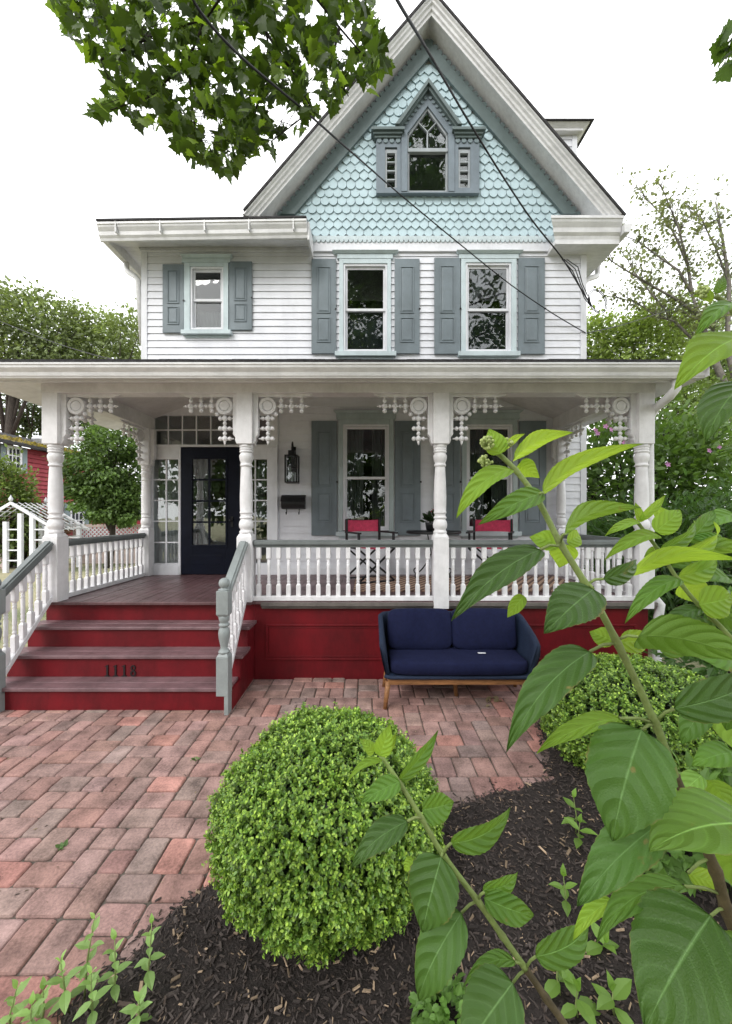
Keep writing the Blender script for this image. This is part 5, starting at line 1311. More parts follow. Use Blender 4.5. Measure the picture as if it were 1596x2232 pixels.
for i, (b_, t_, w_, Y_, dY, mt, ro, cu, dr) in enumerate(HL): hleaf(hyd, b_, t_, w_, Y_, dY, mt, ro, cu, dr, i)
b = MB()
for a_, c_ in (((1218, 1190), (1178, 1198)), ((1278, 1276), (1316, 1262)), ((1345, 1402), (1286, 1420)), ((1345, 1395), (1391, 1388)), ((1428, 1576), (1351, 1566)), ((1428, 1580), (1399, 1592)), ((1430, 1572), (1470, 1545)), ((1504, 1764), (1442, 1794)), ((1575, 1950), (1493, 1932)), ((1584, 1980), (1550, 1996)), ((1278, 1276), (1294, 1284)), ((1221, 1183), (1231, 1164)), ((1171, 1088), (1184, 1074)), ((1548, 1870), (1500, 1903))):
    b = MB(); petiole(b, a_, c_, Yh, Yh - .01); b.build('petiole', 'hstem', hyd)
def buds(parent, px_, py_, Y_, n, spread):
    b = MB()
    for i in range(n):
        a = random.uniform(0, 6.28); r_ = spread * math.sqrt(random.random()); p = P(px_ + r_ * math.cos(a), py_ + r_ * .8 * math.sin(a), Y_ + random.uniform(-.012, .012)); b.ball(p, random.uniform(.0016, .0032), 6)
        b.tube([P(px_, py_ + spread * .7, Y_), p], .0009, 4)
    return b.build('flower_buds', 'hbud', parent)
M['hbud'] = paint('hydrangea_bud', (.38, .46, .16), .6, .2, 60)
buds(hyd, 1062, 965, .58, 46, 16); buds(hyd, 1058, 1006, .58, 40, 15); buds(hyd, 1105, 965, .59, 34, 12)
# second, farther stems of the same shrub on the right
for pts in ([(1389, 1137, .86, 3.4), (1436, 1200, .86, 3.8), (1480, 1266, .85, 4.2), (1525, 1321, .84, 4.4), (1600, 1400, .82, 5), (1700, 1560, .8, 6), (1760, 2000, .72, 8)],
            [(1560, 645, .58, 4.5), (1600, 680, .58, 5), (1660, 790, .58, 6), (1730, 1000, .58, 7), (1780, 1500, .6, 9), (1800, 2400, .64, 14)],
            [(1500, 1240, .95, 3), (1560, 1330, .94, 3.5), (1640, 1420, .92, 4)]):
    hstem(hyd, pts)
HL2 = [((1466, 1152), (1420, 1098), 34, .92, .0, 'hbacklit', 20, .3, .05), ((1500, 1180), (1560, 1110), 40, .95, .03, 'hmid', 25, .35, .06), ((1545, 1245), (1462, 1232), 34, .9, -.02, 'hmid', 42, .4, .1), ((1600, 1120), (1520, 1150), 40, 1.0, .0, 'hmid', 30, .35, .06),
 ((1560, 1400), (1470, 1345), 60, .92, .0, 'hdark', 20, .3, .06), ((1610, 1440), (1500, 1420), 64, .88, .0, 'hmid', 25, .3, .08), ((1440, 1420), (1520, 1375), 52, .9, .02, 'hmid', 18, .3, .06), ((1545, 1530), (1480, 1620), 60, .86, .0, 'hdark', 15, .3, .06), ((1600, 1640), (1510, 1660), 56, .84, .0, 'hmid', 25, .3, .06), ((1600, 1330), (1660, 1250), 50, .9, .0, 'hbacklit', 15, .3, .06), ((1575, 1560), (1640, 1660), 70, .8, .0, 'hlight', 15, .3, .06),
 ((1530, 1690), (1470, 1750), 46, .9, .0, 'hlight', 25, .3, .06), ((1545, 1700), (1600, 1765), 50, .9, .0, 'hmid', 25, .3, .06), ((1392, 1136), (1318, 1170), 22, .86, -.02, 'hbacklit', 35, .4, .1), ((1393, 1133), (1452, 1078), 20, .87, .03, 'hbacklit', 30, .4, .05), ((1398, 1138), (1385, 1095), 18, .87, .0, 'hbacklit', 20, .3, .05), ((1428, 1158), (1492, 1108), 50, .84, .0, 'hbacklit', 10, .25, .05),
 ((1436, 1166), (1322, 1204), 34, .84, -.02, 'hbacklit', 40, .4, .1), ((1438, 1200), (1540, 1136), 30, .86, .04, 'hmid', 38, .5, .08), ((1468, 1216), (1600, 1142), 32, .88, .05, 'hbacklit', 44, .5, .1), ((1440, 1198), (1404, 1214), 26, .88, .0, 'hbacklit', 10, .3, .05),
 ((1482, 1262), (1362, 1342), 42, .82, -.03, 'hmid', 30, .4, .12), ((1478, 1258), (1572, 1222), 44, .86, .04, 'hbacklit', 30, .4, .08), ((1484, 1272), (1560, 1310), 60, .9, .02, 'hbacklit', 6, .2, .05), ((1524, 1318), (1612, 1300), 74, .80, .0, 'hbacklit', 8, .25, .05),
 ((1510, 1210), (1640, 1190), 40, .9, .04, 'hmid', 40, .4, .1), ((1378, 1250), (1590, 1206), 44, .78, .04, 'hbacklit', 46, .35, .10), ((1528, 1326), (1440, 1372), 36, .84, -.02, 'hdark', 30, .4, .1), ((1556, 1330), (1640, 1380), 60, .9, .02, 'hdark', 15, .3, .05),
 ((1600, 660), (1519, 718), 36, .56, -.02, 'hmid', 42, .4, .1), ((1640, 735), (1472, 838), 84, .55, -.03, 'hbacklit', 44, .45, .12), ((1640, 830), (1534, 944), 96, .54, -.02, 'hdark', 40, .3, .1), ((1562, 640), (1582, 600), 22, .58, .0, 'hmid', 10, .3, .05), ((1556, 650), (1518, 640), 20, .58, .0, 'hbacklit', 30, .3, .05),
 ((1580, 1185), (1500, 1170), 30, .95, .0, 'hmid', 30, .4, .1), ((1590, 1260), (1500, 1262), 36, .93, .0, 'hmid', 40, .4, .1)]
for i, (b_, t_, w_, Y_, dY, mt, ro, cu, dr) in enumerate(HL2): hleaf(hyd, b_, t_, w_, Y_, dY, mt, ro, cu, dr, 60 + i)
buds(hyd, 1532, 634, .58, 40, 16)
# low arching hydrangea stem in front of the near boxwood
Y2 = .76
hy2 = thing('hydrangea_plant', 'low arching hydrangea shoot with drooping leaves in front of the near boxwood', 'shrub', (U(1330, .72), .72, 0))
hstem(hy2, [(829, 1645, Y2 + .04, 4), (873, 1709, Y2 + .03, 4.6), (919, 1783, Y2 + .02, 5), (966, 1863, Y2 + .01, 5.6), (1041, 1963, Y2, 6.2), (1095, 2040, Y2, 6.4), (1146, 2112, Y2, 6.8)])
hstem(hy2, [(1146, 2112, Y2, 6.8), (1190, 2175, Y2 - .01, 7.4), (1250, 2270, Y2 - .02, 8), (1310, 2450, Y2 - .02, 9), (1340, 2900, Y2 - .03, 10), (1360, 3030, Y2 - .04, 11)], 'hwood')
HL3 = [((828, 1648), (851, 1580), 40, .79, .0, 'hbacklit', 8, .3, .04), ((815, 1642), (788, 1610), 26, .80, .0, 'hbacklit', 20, .4, .05), ((838, 1646), (864, 1598), 18, .81, .0, 'hbacklit', 25, .4, .05), ((833, 1657), (752, 1694), 17, .78, -.02, 'hbacklit', 45, .5, .12),
 ((872, 1700), (957, 1592), 30, .80, .03, 'hmid', 40, .5, .05), ((872, 1704), (786, 1748), 46, .77, -.02, 'hmid', 15, .35, .1), ((920, 1766), (990, 1748), 62, .79, .03, 'hmid', 20, .55, .05), ((888, 1790), (758, 1885), 54, .75, -.03, 'hdark', 26, .35, .1),
 ((983, 1838), (1120, 1768), 48, .79, .03, 'hmid', 34, .55, .14), ((962, 1868), (918, 2038), 114, .73, -.03, 'hdark', 8, .22, .06), ((902, 1872), (878, 1900), 24, .82, .0, 'hbacklit', 8, .2, .05), ((1006, 1990), (892, 2190), 96, .72, -.03, 'hdark', 16, .35, .06),
 ((1052, 1940), (1138, 1908), 36, .77, .03, 'hmid', 36, .4, .1), ((1055, 1957), (1166, 1996), 54, .76, .02, 'hmid', 14, .35, .1), ((1122, 2094), (1008, 2124), 30, .75, -.02, 'hmid', 42, .4, .1), ((1168, 2085), (1302, 2018), 58, .74, .03, 'hmid', 24, .35, .12), ((1118, 2142), (1000, 2310), 128, .70, -.03, 'hdark', 10, .22, .05)]
for i, (b_, t_, w_, Y_, dY, mt, ro, cu, dr) in enumerate(HL3): hleaf(hy2, b_, t_, w_, Y_, dY, mt, ro, cu, dr, 90 + i)
b = MB()
for a_, c_ in (((919, 1783), (888, 1790)), ((966, 1863), (983, 1838)), ((966, 1860), (962, 1870)), ((1041, 1963), (1006, 1990)), ((1041, 1963), (1055, 1945)), ((1146, 2112), (1122, 2096)), ((1146, 2110), (1168, 2085)), ((1146, 2114), (1118, 2142))): b = MB(); petiole(b, a_, c_, Y2, Y2 - .01, 3); b.build('petiole', 'hstem', hy2)

# leafy seedlings and low plants: upright stem with opposite leaves
def herb(name, label, px_, py_, top, Yd, lsz, npair, col, group=None, lean=0, cat='plant', shape='ovate'):
    x0, y0 = U(px_, Yd), Yd; base = Vector((x0, y0, max(0.0, mulch_h(x0, y0)) - .005)); zt = V(top, Yd); h_ = max(.05, zt - base.z)
    t = thing(name, label, cat, tuple(base), 0, group)
    tipv = base + Vector((lean * h_, random.uniform(-.03, .03), h_)); b = MB(); b.tube([base, base.lerp(tipv, .5) + Vector((random.uniform(-.01, .01), 0, 0)), tipv], [.0035, .003, .0015], 6); b.build('stem', 'hstem', t)
    pts, ax, nn, sz, cc_ = [], [], [], [], []
    a0 = random.uniform(0, 3.14)
    for i in range(npair):
        f = (i + 1) / npair; p = base.lerp(tipv, .12 + .88 * f); a0 += 1.57 + random.uniform(-.3, .3)
        for s in (0, math.pi):
            a = a0 + s; el = -.15 + 1.25 * f ** 2.5 + random.uniform(-.25, .25)
            v = (math.cos(a) * math.cos(el), math.sin(a) * math.cos(el), math.sin(el)); pts.append(tuple(p)); ax.append(v); nn.append((-math.cos(a) * math.sin(el), -math.sin(a) * math.sin(el), math.cos(el)))
            sz.append(lsz * (1.0 - .45 * f ** 3) * random.uniform(.75, 1.15)); k_ = random.uniform(.8, 1.2); cc_.append([c * k_ * (.8 + .4 * f) for c in col])
    leaf_cloud('leaves', np.array(pts), np.array(ax), np.array(nn), np.array(sz), np.array(cc_), 'gleaf', t, shape)
    return t
lime = (.24, .38, .12)
W_ = [(150, 2225, 2080, 1.33, 'leftmost but one'), (184, 2195, 2022, 1.36, ''), (248, 2215, 2062, 1.34, ''), (318, 2190, 2020, 1.37, ''), (88, 2225, 2165, 1.30, ''), (205, 2240, 2130, 1.28, ''), (20, 2240, 2160, 1.28, ''), (300, 2250, 2170, 1.27, ''), (60, 2240, 2190, 1.25, '')]
wl = ['pale green weed with drooping leaves leaning toward the pavers at the mulch edge', 'tallest pale green weed at the mulch edge, upright with a bright tip', 'slender pale weed with a brown tip between the two tall leafy ones', 'bushy pale weed standing farthest into the dark mulch on its right', 'short weed with wide leaves before the brick edge',
      'low leafy weed under the tallest weed', 'small weed at the very corner over the bricks', 'low weed under the bushy mulch weed', 'tiny low weed among the brick joints in front']
for (q, lb) in zip(W_, wl): herb('weed', lb, q[0], q[1], q[2], q[3], .060, 5, lime, 'weeds along the mulch edge', random.uniform(-.15, .15))
SP = [(1255, 1795, 1745, 2.05, .085, 'two leaved hydrangea sprout at the far mulch by the mound'), (1262, 1840, 1790, 1.95, .09, 'bright sprout with spiky leaves in the mulch below the mound'), (1236, 1985, 1925, 1.62, .075, 'lone yellow green sprout in the open mulch'), (1222, 2160, 2110, 1.36, .08, 'yellow green sprout beside the low hydrangea stem'), (1260, 2200, 2165, 1.30, .10, 'broad leaved sprout at the foot of the low hydrangea stem'), (1340, 2215, 2170, 1.30, .10, 'dark green seedling between the two hydrangeas'), (1310, 2100, 2060, 1.5, .09, 'thin seedling with one hanging leaf under the tall hydrangea')]
for (a_, c_, tp, Yd, ls, lb) in SP: herb('sprout', lb, a_, c_, tp, Yd, ls, 3, (.16, .28, .05), 'sprouts in the mulch')
# crinkled geranium clump
t = thing('geranium_plant', 'low crinkled light green plant in the mulch behind the drooping leaf', 'plant', (U(965, 1.28), 1.28, 0))
n = 260; q = rdir(n); q[:, 2] = np.abs(q[:, 2]); p = np.array([U(968, 1.28), 1.28, .04]) + q * np.array([.095, .09, .15]) * rng.uniform(.5, 1, (n, 1))
leaf_cloud('leaves', p, unit(q + rng.normal(0, .5, q.shape)), unit(q + np.array([0, -.2, .6])), rng.uniform(.025, .045, n), np.array([[.14, .26, .06]]) * rng.uniform(.6, 1.3, (n, 1)), 'gleaf', t, 'oval')
# mid shrub of light leaves behind the tall hydrangea
def leafy(name, label, c, r, n, lsz, col, shape='oval', stems=10, cat='shrub', up=.3, mat='gleaf', group=None, clump=.5, flowers=None, fl_col=(.50, .22, .48)):
    t = thing(name, label, cat, (c[0], c[1], 0), 0, group); c = np.array(c); r = np.array(r)
    b = MB(); tips = []
    for i in range(stems):
        v = rdir(1)[0]; v[2] = abs(v[2]); e = c + v * r * .8; b.tube([(c[0] + v[0] * .1, c[1] + v[1] * .1, -.03), tuple((np.array([c[0], c[1], 0]) * .4 + e * .6) + np.array([0, 0, .1])), tuple(e)], [.02 * r[2] + .004, .012 * r[2] + .003, .003], 6)
    b.build('stems', 'twig', t)
    m = max(8, n // 40); cl = rdir(m) * rng.uniform(.35, 1, (m, 1)) ** .6
    k_ = rng.integers(0, m, n); p = cl[k_] + rng.normal(0, .16, (n, 3)); g_ = rng.uniform(1 - clump, 1 + clump, m)[k_][:, None]
    d_ = unit(p) ; pts = c + p * r; keep = pts[:, 2] > .0
    ax_ = unit(d_ + rng.normal(0, .6, p.shape)); nn_ = unit(d_ * .5 + np.array([0, 0, .9 + up]) + rng.normal(0, .45, p.shape))
    col_ = np.array([col]) * rng.uniform(.7, 1.3, (n, 1)) * (.75 + .25 * g_)
    leaf_cloud('foliage', pts[keep], ax_[keep], nn_[keep], (lsz * rng.uniform(.7, 1.25, n))[keep], col_[keep], mat, t, shape)
    if flowers:
        for (fx, fy, fd) in flowers:
            q = P(fx, fy, fd); k5 = np.arange(5) * 2 * np.pi / 5 + random.uniform(0, 1); tilt = np.array([random.uniform(-.3, .3), -1, random.uniform(-.1, .5)]); tilt = tilt / np.linalg.norm(tilt)
            e1 = np.cross(tilt, [0, 0, 1]); e1 /= np.linalg.norm(e1); e2 = np.cross(e1, tilt)
            ax5 = np.cos(k5)[:, None] * e1 + np.sin(k5)[:, None] * e2 + tilt * .35
            leaf_cloud('flower', np.repeat(np.array([tuple(q)]), 5, 0), ax5, np.repeat(tilt[None], 5, 0), np.full(5, .062), np.array([fl_col]) * rng.uniform(.85, 1.15, (5, 1)), 'gleaf', t, 'oval')
    return t
leafy('leafy_shrub', 'light green leafy shrub beside the boxwood mound behind the hydrangea stem', (U(1560, 1.75), 1.75, .22), (.34, .25, .32), 900, .075, (.12, .22, .05), 'ovate', 12)
leafy('leafy_shrub', 'low green leafy shrub between the downspout and the boxwood mound', (3.25, 3.35, .45), (.55, .5, .55), 1500, .085, (.085, .17, .045), 'ovate', 12)
# ================================================================ RIGHT SIDE SHRUBS AND TREES
leafy('hibiscus_shrub', 'big flowering shrub with pink blossoms beyond the right end of the porch', (6.0, 8.6, 2.0), (2.3, 1.3, 2.1), 15000, .15, (.10, .17, .045), 'oval', 26,
      flowers=[(1331, 937, 7.3), (1302, 945, 7.4), (1360, 965, 7.3), (1338, 985, 7.25), (1455, 1013, 7.2), (1545, 983, 7.3), (1566, 974, 7.4), (1297, 938, 7.5), (1320, 930, 7.4)])
leafy('rhododendron_shrub', 'dark rhododendron with long glossy leaves right of the porch', (4.55, 5.9, .95), (1.15, 1.0, 1.05), 7000, .14, (.06, .12, .034), 'lance', 20)
leafy('rhododendron_shrub', 'dark long leaved rhododendron behind the hydrangea at the photo edge', (6.3, 6.3, .9), (1.2, 1.0, 1.3), 6500, .14, (.065, .125, .036), 'lance', 20)
def tree(name, label, base, h, blobs, n, lsz, col, seed, trunk_r=.2, limbs=None, shape='rhomb', mat='gleaf', cat='tree', group=None, dens=42, sig=.2, crown='crown'):
    t = thing(name, label, cat, tuple(base), 0, group); b = MB(); base = Vector(base)
    bl = [(np.array(c_), np.array(r_)) for c_, r_ in blobs]
    cen = sum(c_ for c_, _ in bl) / len(bl)
    b.tube([base + Vector((0, 0, -.1)), base.lerp(Vector(cen), .35) + Vector((.1, 0, 0)), Vector(cen) - Vector((0, 0, .2 * h * .3))], [trunk_r * 1.2, trunk_r * .8, trunk_r * .5], 10)
    st_ = base.lerp(Vector(cen), .45)
    for c_, r_ in bl:
        for k_ in range(4):
            v = rdir(1)[0]; v[2] = abs(v[2]) * .6; e = c_ + v * r_ * .8; m_ = st_.lerp(Vector(c_), .6); b.tube([st_, m_, Vector(e)], [trunk_r * .42, trunk_r * .22, trunk_r * .05], 6)
    b.build('trunk', 'bark', t)
    vol = np.array([r_.prod() ** .667 for _, r_ in bl]); share = vol / vol.sum(); P_, A_, N_, S_, C_ = [], [], [], [], []
    for (c_, r_), sh in zip(bl, share):
        nn_ = int(n * sh); m = max(6, nn_ // dens); cl = rdir(m) * rng.uniform(.2, 1, (m, 1)) ** .45; k_ = rng.integers(0, m, nn_); p = cl[k_] + rng.normal(0, sig, (nn_, 3)) * np.array([1, 1, .6])
        g_ = rng.uniform(.6, 1.35, m)[k_][:, None]; d_ = unit(p)
        P_.append(c_ + p * r_); A_.append(unit(d_ + rng.normal(0, .7, p.shape) + np.array([0, 0, -.2]))); N_.append(unit(d_ * .4 + np.array([0, 0, 1.0]) + rng.normal(0, .5, p.shape)))
        S_.append(lsz * rng.uniform(.65, 1.3, nn_)); C_.append(np.array([col]) * g_ * rng.uniform(.75, 1.25, (nn_, 1)))
    leaf_cloud(crown, np.concatenate(P_), np.concatenate(A_), np.concatenate(N_), np.concatenate(S_), np.concatenate(C_), mat, t, shape)
    return t
def blob(px_, py_, Y_, rx, ry, rz=None):
    p = P(px_, py_, Y_); return (tuple(p), (rx * Y_ / F, (rx + ry) / 2 * Y_ / F, ry * Y_ / F))
bg = (.13, .18, .075)
BT = 'trees behind the house on the right'
tree('leafy_tree', 'bright green bushy tree filling the gap right of the house corner above the porch roof', (8.2, 15, 0), 6, [blob(1350, 770, 15, 85, 75), blob(1300, 740, 15.5, 55, 60), blob(1420, 740, 15, 70, 80)], 11000, .15, (.22, .29, .08), 1, .16, group=BT)
tree('leafy_tree', 'green tree behind the sparse leaning tree above the right porch gutter', (14, 18, 0), 7, [blob(1490, 770, 18, 90, 80), blob(1580, 720, 18, 90, 120), blob(1560, 860, 18, 110, 80)], 12000, .17, (.17, .23, .09), 2, .2, group=BT)
tree('leafy_tree', 'shaded tree low behind the pink flowering shrub', (9.5, 13, 0), 4, [blob(1450, 900, 13, 110, 70), blob(1570, 930, 13, 90, 90), blob(1340, 880, 13.5, 80, 50)], 9000, .14, (.14, .20, .06), 3, .14, group=BT)
# tall sparse leaning tree with bare limbs
Yt = 13.0
t = thing('sparse_tree', 'tall thin leaved tree with bare grey limbs fanning left behind the house corner', 'tree', (U(1700, Yt), Yt, 0))
LB = [[(1690, 1180), (1640, 980), (1560, 790), (1525, 690), (1508, 640)], [(1525, 690), (1470, 650), (1415, 620), (1350, 580), (1312, 555)], [(1508, 640), (1480, 590), (1430, 555), (1390, 525), (1350, 510)], [(1508, 640), (1500, 580), (1470, 510), (1445, 470), (1400, 425)],
      [(1500, 580), (1480, 500), (1462, 455), (1440, 400)], [(1560, 790), (1470, 700), (1420, 640), (1380, 590), (1365, 560)], [(1640, 980), (1585, 760), (1590, 620), (1575, 520), (1560, 440)], [(1590, 620), (1560, 540), (1530, 480), (1500, 440)], [(1640, 980), (1670, 700), (1640, 560), (1610, 450)],
      [(1470, 700), (1430, 690), (1390, 660), (1345, 650)], [(1585, 760), (1540, 700), (1500, 690)]]
b = MB(); pp, dd_ = [], []
for li, Lq in enumerate(LB):
    Yo = Yt + [0, -.6, .5, .9, -.3, .8, 0, .7, -.5, .4, -.4][li]
    pts = [P(x_, y_, Yt + (Yo - Yt) * i / (len(Lq) - 1)) for i, (x_, y_) in enumerate(Lq)]
    r0 = [.17, .055, .05, .055, .04, .05, .10, .04, .09, .03, .03][li]; b.tube(pts, [r0 * (1 - .8 * i / (len(pts) - 1)) for i in range(len(pts))], 6)
    for i in range(len(pts) - 1):
        if li == 0 and i < 3: continue
        for k_ in range(6):
            f = random.random(); p = pts[i].lerp(pts[i + 1], f); dr = (pts[i + 1] - pts[i]).normalized()
            e = p + (dr * random.uniform(.2, .6) + Vector((random.uniform(-.5, .5), random.uniform(-.5, .5), random.uniform(-.2, .6)))) * random.uniform(.5, 1.3)
            b.tube([p, p.lerp(e, .6) + Vector((0, 0, .05)), e], [.016, .010, .004], 4)
            for q in range(16):
                g_ = random.uniform(.3, 1.15); pp.append(tuple(p.lerp(e, g_) + Vector((random.gauss(0, .12), random.gauss(0, .12), random.gauss(0, .12)))))
b.build('trunk', 'greybark', t); n = len(pp)
leaf_cloud('crown', np.array(pp), rdir(n) + np.array([-.5, 0, -.2]), rdir(n) * .6 + np.array([0, 0, 1]), rng.uniform(.09, .19, n), np.array([[.16, .18, .095]]) * rng.uniform(.6, 1.4, (n, 1)), 'gleaf', t, 'rhomb')
# ================================================================ LEFT BACKGROUND
LT = 'trees behind the house on the left'
tree('leafy_tree', 'big olive green tree at the far edge above the left porch gutter', (-24, 25, 0), 12, [blob(20, 720, 25, 110, 95), blob(110, 740, 25, 90, 75), blob(60, 790, 25, 120, 60), blob(-30, 660, 25, 60, 50)], 12000, .26, (.16, .20, .09), 5, .35, group=LT)
tree('leafy_tree', 'pale feathery tree between the big olive tree and the house wall', (-19, 27, 0), 12, [blob(170, 730, 27, 75, 75), blob(225, 760, 27, 70, 60), blob(290, 750, 26, 50, 80)], 9000, .25, (.18, .225, .095), 6, .3, group=LT)
tree('leafy_tree', 'dark tall tree with gaps seen under the porch eave above the red house', (-28, 32, 0), 12, [blob(60, 880, 32, 90, 50), blob(20, 920, 32, 70, 40), blob(110, 930, 33, 40, 50), blob(180, 900, 34, 70, 40)], 6000, .30, (.08, .11, .045), 7, .4, group=LT)
tree('round_tree', 'dense dark green round tree seen between the porch posts in front of the red house', (U(235, 13), 13, 0), 4.5, [blob(235, 1010, 13, 82, 70), blob(215, 1060, 13, 74, 55), blob(270, 1080, 13, 50, 55), blob(185, 1040, 13, 40, 50), blob(255, 960, 13.2, 55, 40), blob(300, 1030, 13.2, 40, 60), blob(240, 1112, 13, 46, 30), blob(275, 1112, 13, 44, 32), blob(225, 1090, 12.8, 60, 45), blob(262, 1128, 12.9, 34, 20)], 22000, .13, (.105, .17, .05), 8, .12, dens=60, sig=.16)
leafy('vine_bush', 'tall light green climbing bush beside the red house at the photo edge', (U(18, 12.9), 12.9, 1.9), (.78, .7, 1.55), 6500, .12, (.14, .19, .06), 'oval', 14)
leafy('red_leaved_bush', 'small bush with rusty red leaves behind the white arbour', (U(100, 13.6), 13.6, .9), (.75, .5, 1.0), 2200, .10, (.16, .09, .045), 'oval', 10)
leafy('green_bush', 'green bush standing inside the white arbour', (U(60, 13.4), 13.4, .8), (.6, .5, 1.0), 2200, .10, (.075, .13, .04), 'oval', 10)
# red clapboard house, wall facing right
M['redwall'] = paint('red_clapboard', (.30, .04, .055), .7, .12, 4)
M['moss'] = paint('mossy_roof', (.24, .20, .07), .95, .4, 9, .8, 30)
rh = thing('red_house', 'red clapboard neighbour house with white windows and mossy roof left of the porch', 'house', (-16.5, 21, 0))
Xr = -16.5
def rY(px_): return Xr * F / (px_ - CX)
def rz_(px_, py_): return V(py_, rY(px_))
b = MB(); ez = rz_(100, 985); y0, y1 = 14.5, 25.2; zb_ = -.1
while zb_ < ez:
    zt_ = min(zb_ + .21, ez); b.hexa([(Xr, y0, zb_), (Xr + .075, y0, zb_), (Xr + .075, y1, zb_), (Xr, y1, zb_), (Xr, y0, zt_), (Xr + .005, y0, zt_), (Xr + .005, y1, zt_), (Xr, y1, zt_)]); zb_ += .21
b.box(Xr - 6, Xr - .01, y0 + .01, y1 - .01, 0, ez); b.build('wall', 'redwall', rh)
b = MB(); b.hexa([(Xr + .45, y0 - .4, ez - .05), (Xr + .45, y1 + .4, ez - .05), (Xr - 4, y1 + .4, ez + 1.2), (Xr - 4, y0 - .4, ez + 1.2), (Xr + .45, y0 - .4, ez + .10), (Xr + .45, y1 + .4, ez + .10), (Xr - 4, y1 + .4, ez + 1.4), (Xr - 4, y0 - .4, ez + 1.4)]); b.box(Xr + .46, Xr + .58, y0 - .4, y1 + .4, ez - .06, ez + .06); roof_ = b.build('roof', 'roof', rh)
n = 1600; yy = rng.uniform(y0, y1, n); tt = rng.uniform(0, .35, n); p = np.stack([Xr + .45 - tt * 4.45, yy, ez + .10 + tt * 1.3], 1)
leaf_cloud('moss', p, rdir(n), rdir(n) + np.array([0, 0, 1]), rng.uniform(.1, .22, n), np.array([[.26, .20, .06]]) * rng.uniform(.6, 1.3, (n, 1)), 'gleaf', roof_, 'rhomb')
for (pa, pb, py0, py1) in ((14, 38, 978, 1024), (152, 176, 1102, 1150)):
    ya_, yb_2 = rY(pa), rY(pb); za_, zb2 = rz_((pa + pb) / 2, py1) , rz_((pa + pb) / 2, py0)
    b = MB(); w_ = .11
    for (p_, q_, r_, s_) in ((ya_ - w_, ya_, za_ - w_, zb2 + w_), (yb_2, yb_2 + w_, za_ - w_, zb2 + w_), (ya_, yb_2, za_ - w_, za_), (ya_, yb_2, zb2, zb2 + w_)): b.box(Xr + .077, Xr + .14, p_, q_, r_, s_)
    for k_ in (1, 2): m_ = ya_ + (yb_2 - ya_) * k_ / 3; b.box(Xr + .09, Xr + .115, m_ - .025, m_ + .025, za_, zb2)
    for k_ in (1, 2): m_ = za_ + (zb2 - za_) * k_ / 3; b.box(Xr + .092, Xr + .113, ya_, yb_2, m_ - .025, m_ + .025)
    wn = b.build('window', 'white', rh); b = MB(); b.box(Xr + .077, Xr + .088, ya_, yb_2, za_, zb2); b.build('pane', 'shade', wn)
    sw = (yb_2 - ya_) * .45
    for q_ in (ya_ - w_ - .04 - sw, yb_2 + w_ + .04): b = MB(); b.box(Xr + .078, Xr + .125, q_, q_ + sw, za_ - .1, zb2 + .1); b.build('shutter', 'slate', rh)
for px_ in (88, 106):
    yk = -(Xr - .9) * F / (CX - px_); zk = rz_(px_, 958); b = MB(); b.lathe([(.30, ez + .3 - zk), (.30, .5), (.36, .52), (.36, .62), (.31, .64), (.31, .72)], (Xr - .9, yk, zk - .35), 'Z', 12); b.build('chimney', 'white', rh)
# red garage
b_ = thing('red_shed', 'low red garden shed behind the lattice fence', 'shed', (U(260, 20), 20, 0))
b = MB(); b.box(U(195, 20), U(330, 20), 20, 23, 0, V(1125, 20)); b.build('wall', 'redwall', b_); b = MB(); b.hexa([(U(185, 20), 19.7, V(1125, 20)), (U(340, 20), 19.7, V(1125, 20)), (U(340, 20), 23.2, V(1125, 20)), (U(185, 20), 23.2, V(1125, 20)), (U(190, 20), 21, V(1105, 20)), (U(335, 20), 21, V(1105, 20)), (U(335, 20), 22, V(1105, 20)), (U(190, 20), 22, V(1105, 20))]); b.build('roof', 'roof', b_)
# lattice fence
M['pinkw'] = paint('weathered_pink_white', (.62, .50, .47), .7, .12, 5)
def lattice_fence(label, pa, pb, Yl, pt, pbm):
    t = thing('lattice_fence', label, 'fence', ((U(pa, Yl) + U(pb, Yl)) / 2, Yl, 0), 0, 'lattice fence lengths'); x0, x1, zt_, zl = U(pa, Yl), U(pb, Yl), V(pt, Yl), V(pbm, Yl)
    b = MB(); b.box(x0, x1, Yl - .05, Yl + .05, zt_ - .1, zt_); b.box(x0, x1, Yl - .04, Yl + .04, zl - .06, zl); b.build('rail', 'pinkw', t)
    b = MB(); hgt = zt_ - .101 - zl; s0 = x0 - hgt
    while s0 < x1:
        for d_ in (1, -1):
            a, e = (s0, s0 + hgt) if d_ > 0 else (s0 + hgt, s0)
            pa_, pe = [a, zl + .001], [e, zt_ - .101]
            def clip(p, q):
                if p[0] < x0: f = (x0 - p[0]) / (q[0] - p[0]); return [x0, p[1] + (q[1] - p[1]) * f]
                if p[0] > x1: f = (x1 - p[0]) / (q[0] - p[0]); return [x1, p[1] + (q[1] - p[1]) * f]
                return p
            if max(a, e) <= x0 or min(a, e) >= x1: continue
            p, q = clip(pa_, pe), clip(pe, pa_); w_ = .028
            b.prism([(p[0] - w_, p[1]), (p[0] + w_, p[1]), (q[0] + w_, q[1]), (q[0] - w_, q[1])], Yl - .012 * d_ - .010, Yl - .012 * d_ + .010)
        s0 += .15
    b.build('lattice', 'white', t); b = MB(); b.box(x0, x1, Yl - .02, Yl + .02, -.1, zl - .061); b.build('boards', 'pinkw', t)
    for xx in (x0, x1): b = MB(); b.box(xx - .06, xx + .06, Yl - .061, Yl + .061, -.1, zt_ + .06); b.build('post', 'pinkw', t)
lattice_fence('long pinkish lattice fence under the round tree beyond the porch rail', 165, 330, 14.2, 1143, 1172)
lattice_fence('short lattice fence at the photo edge left of the white arbour', -40, 6, 12.8, 1158, 1215)
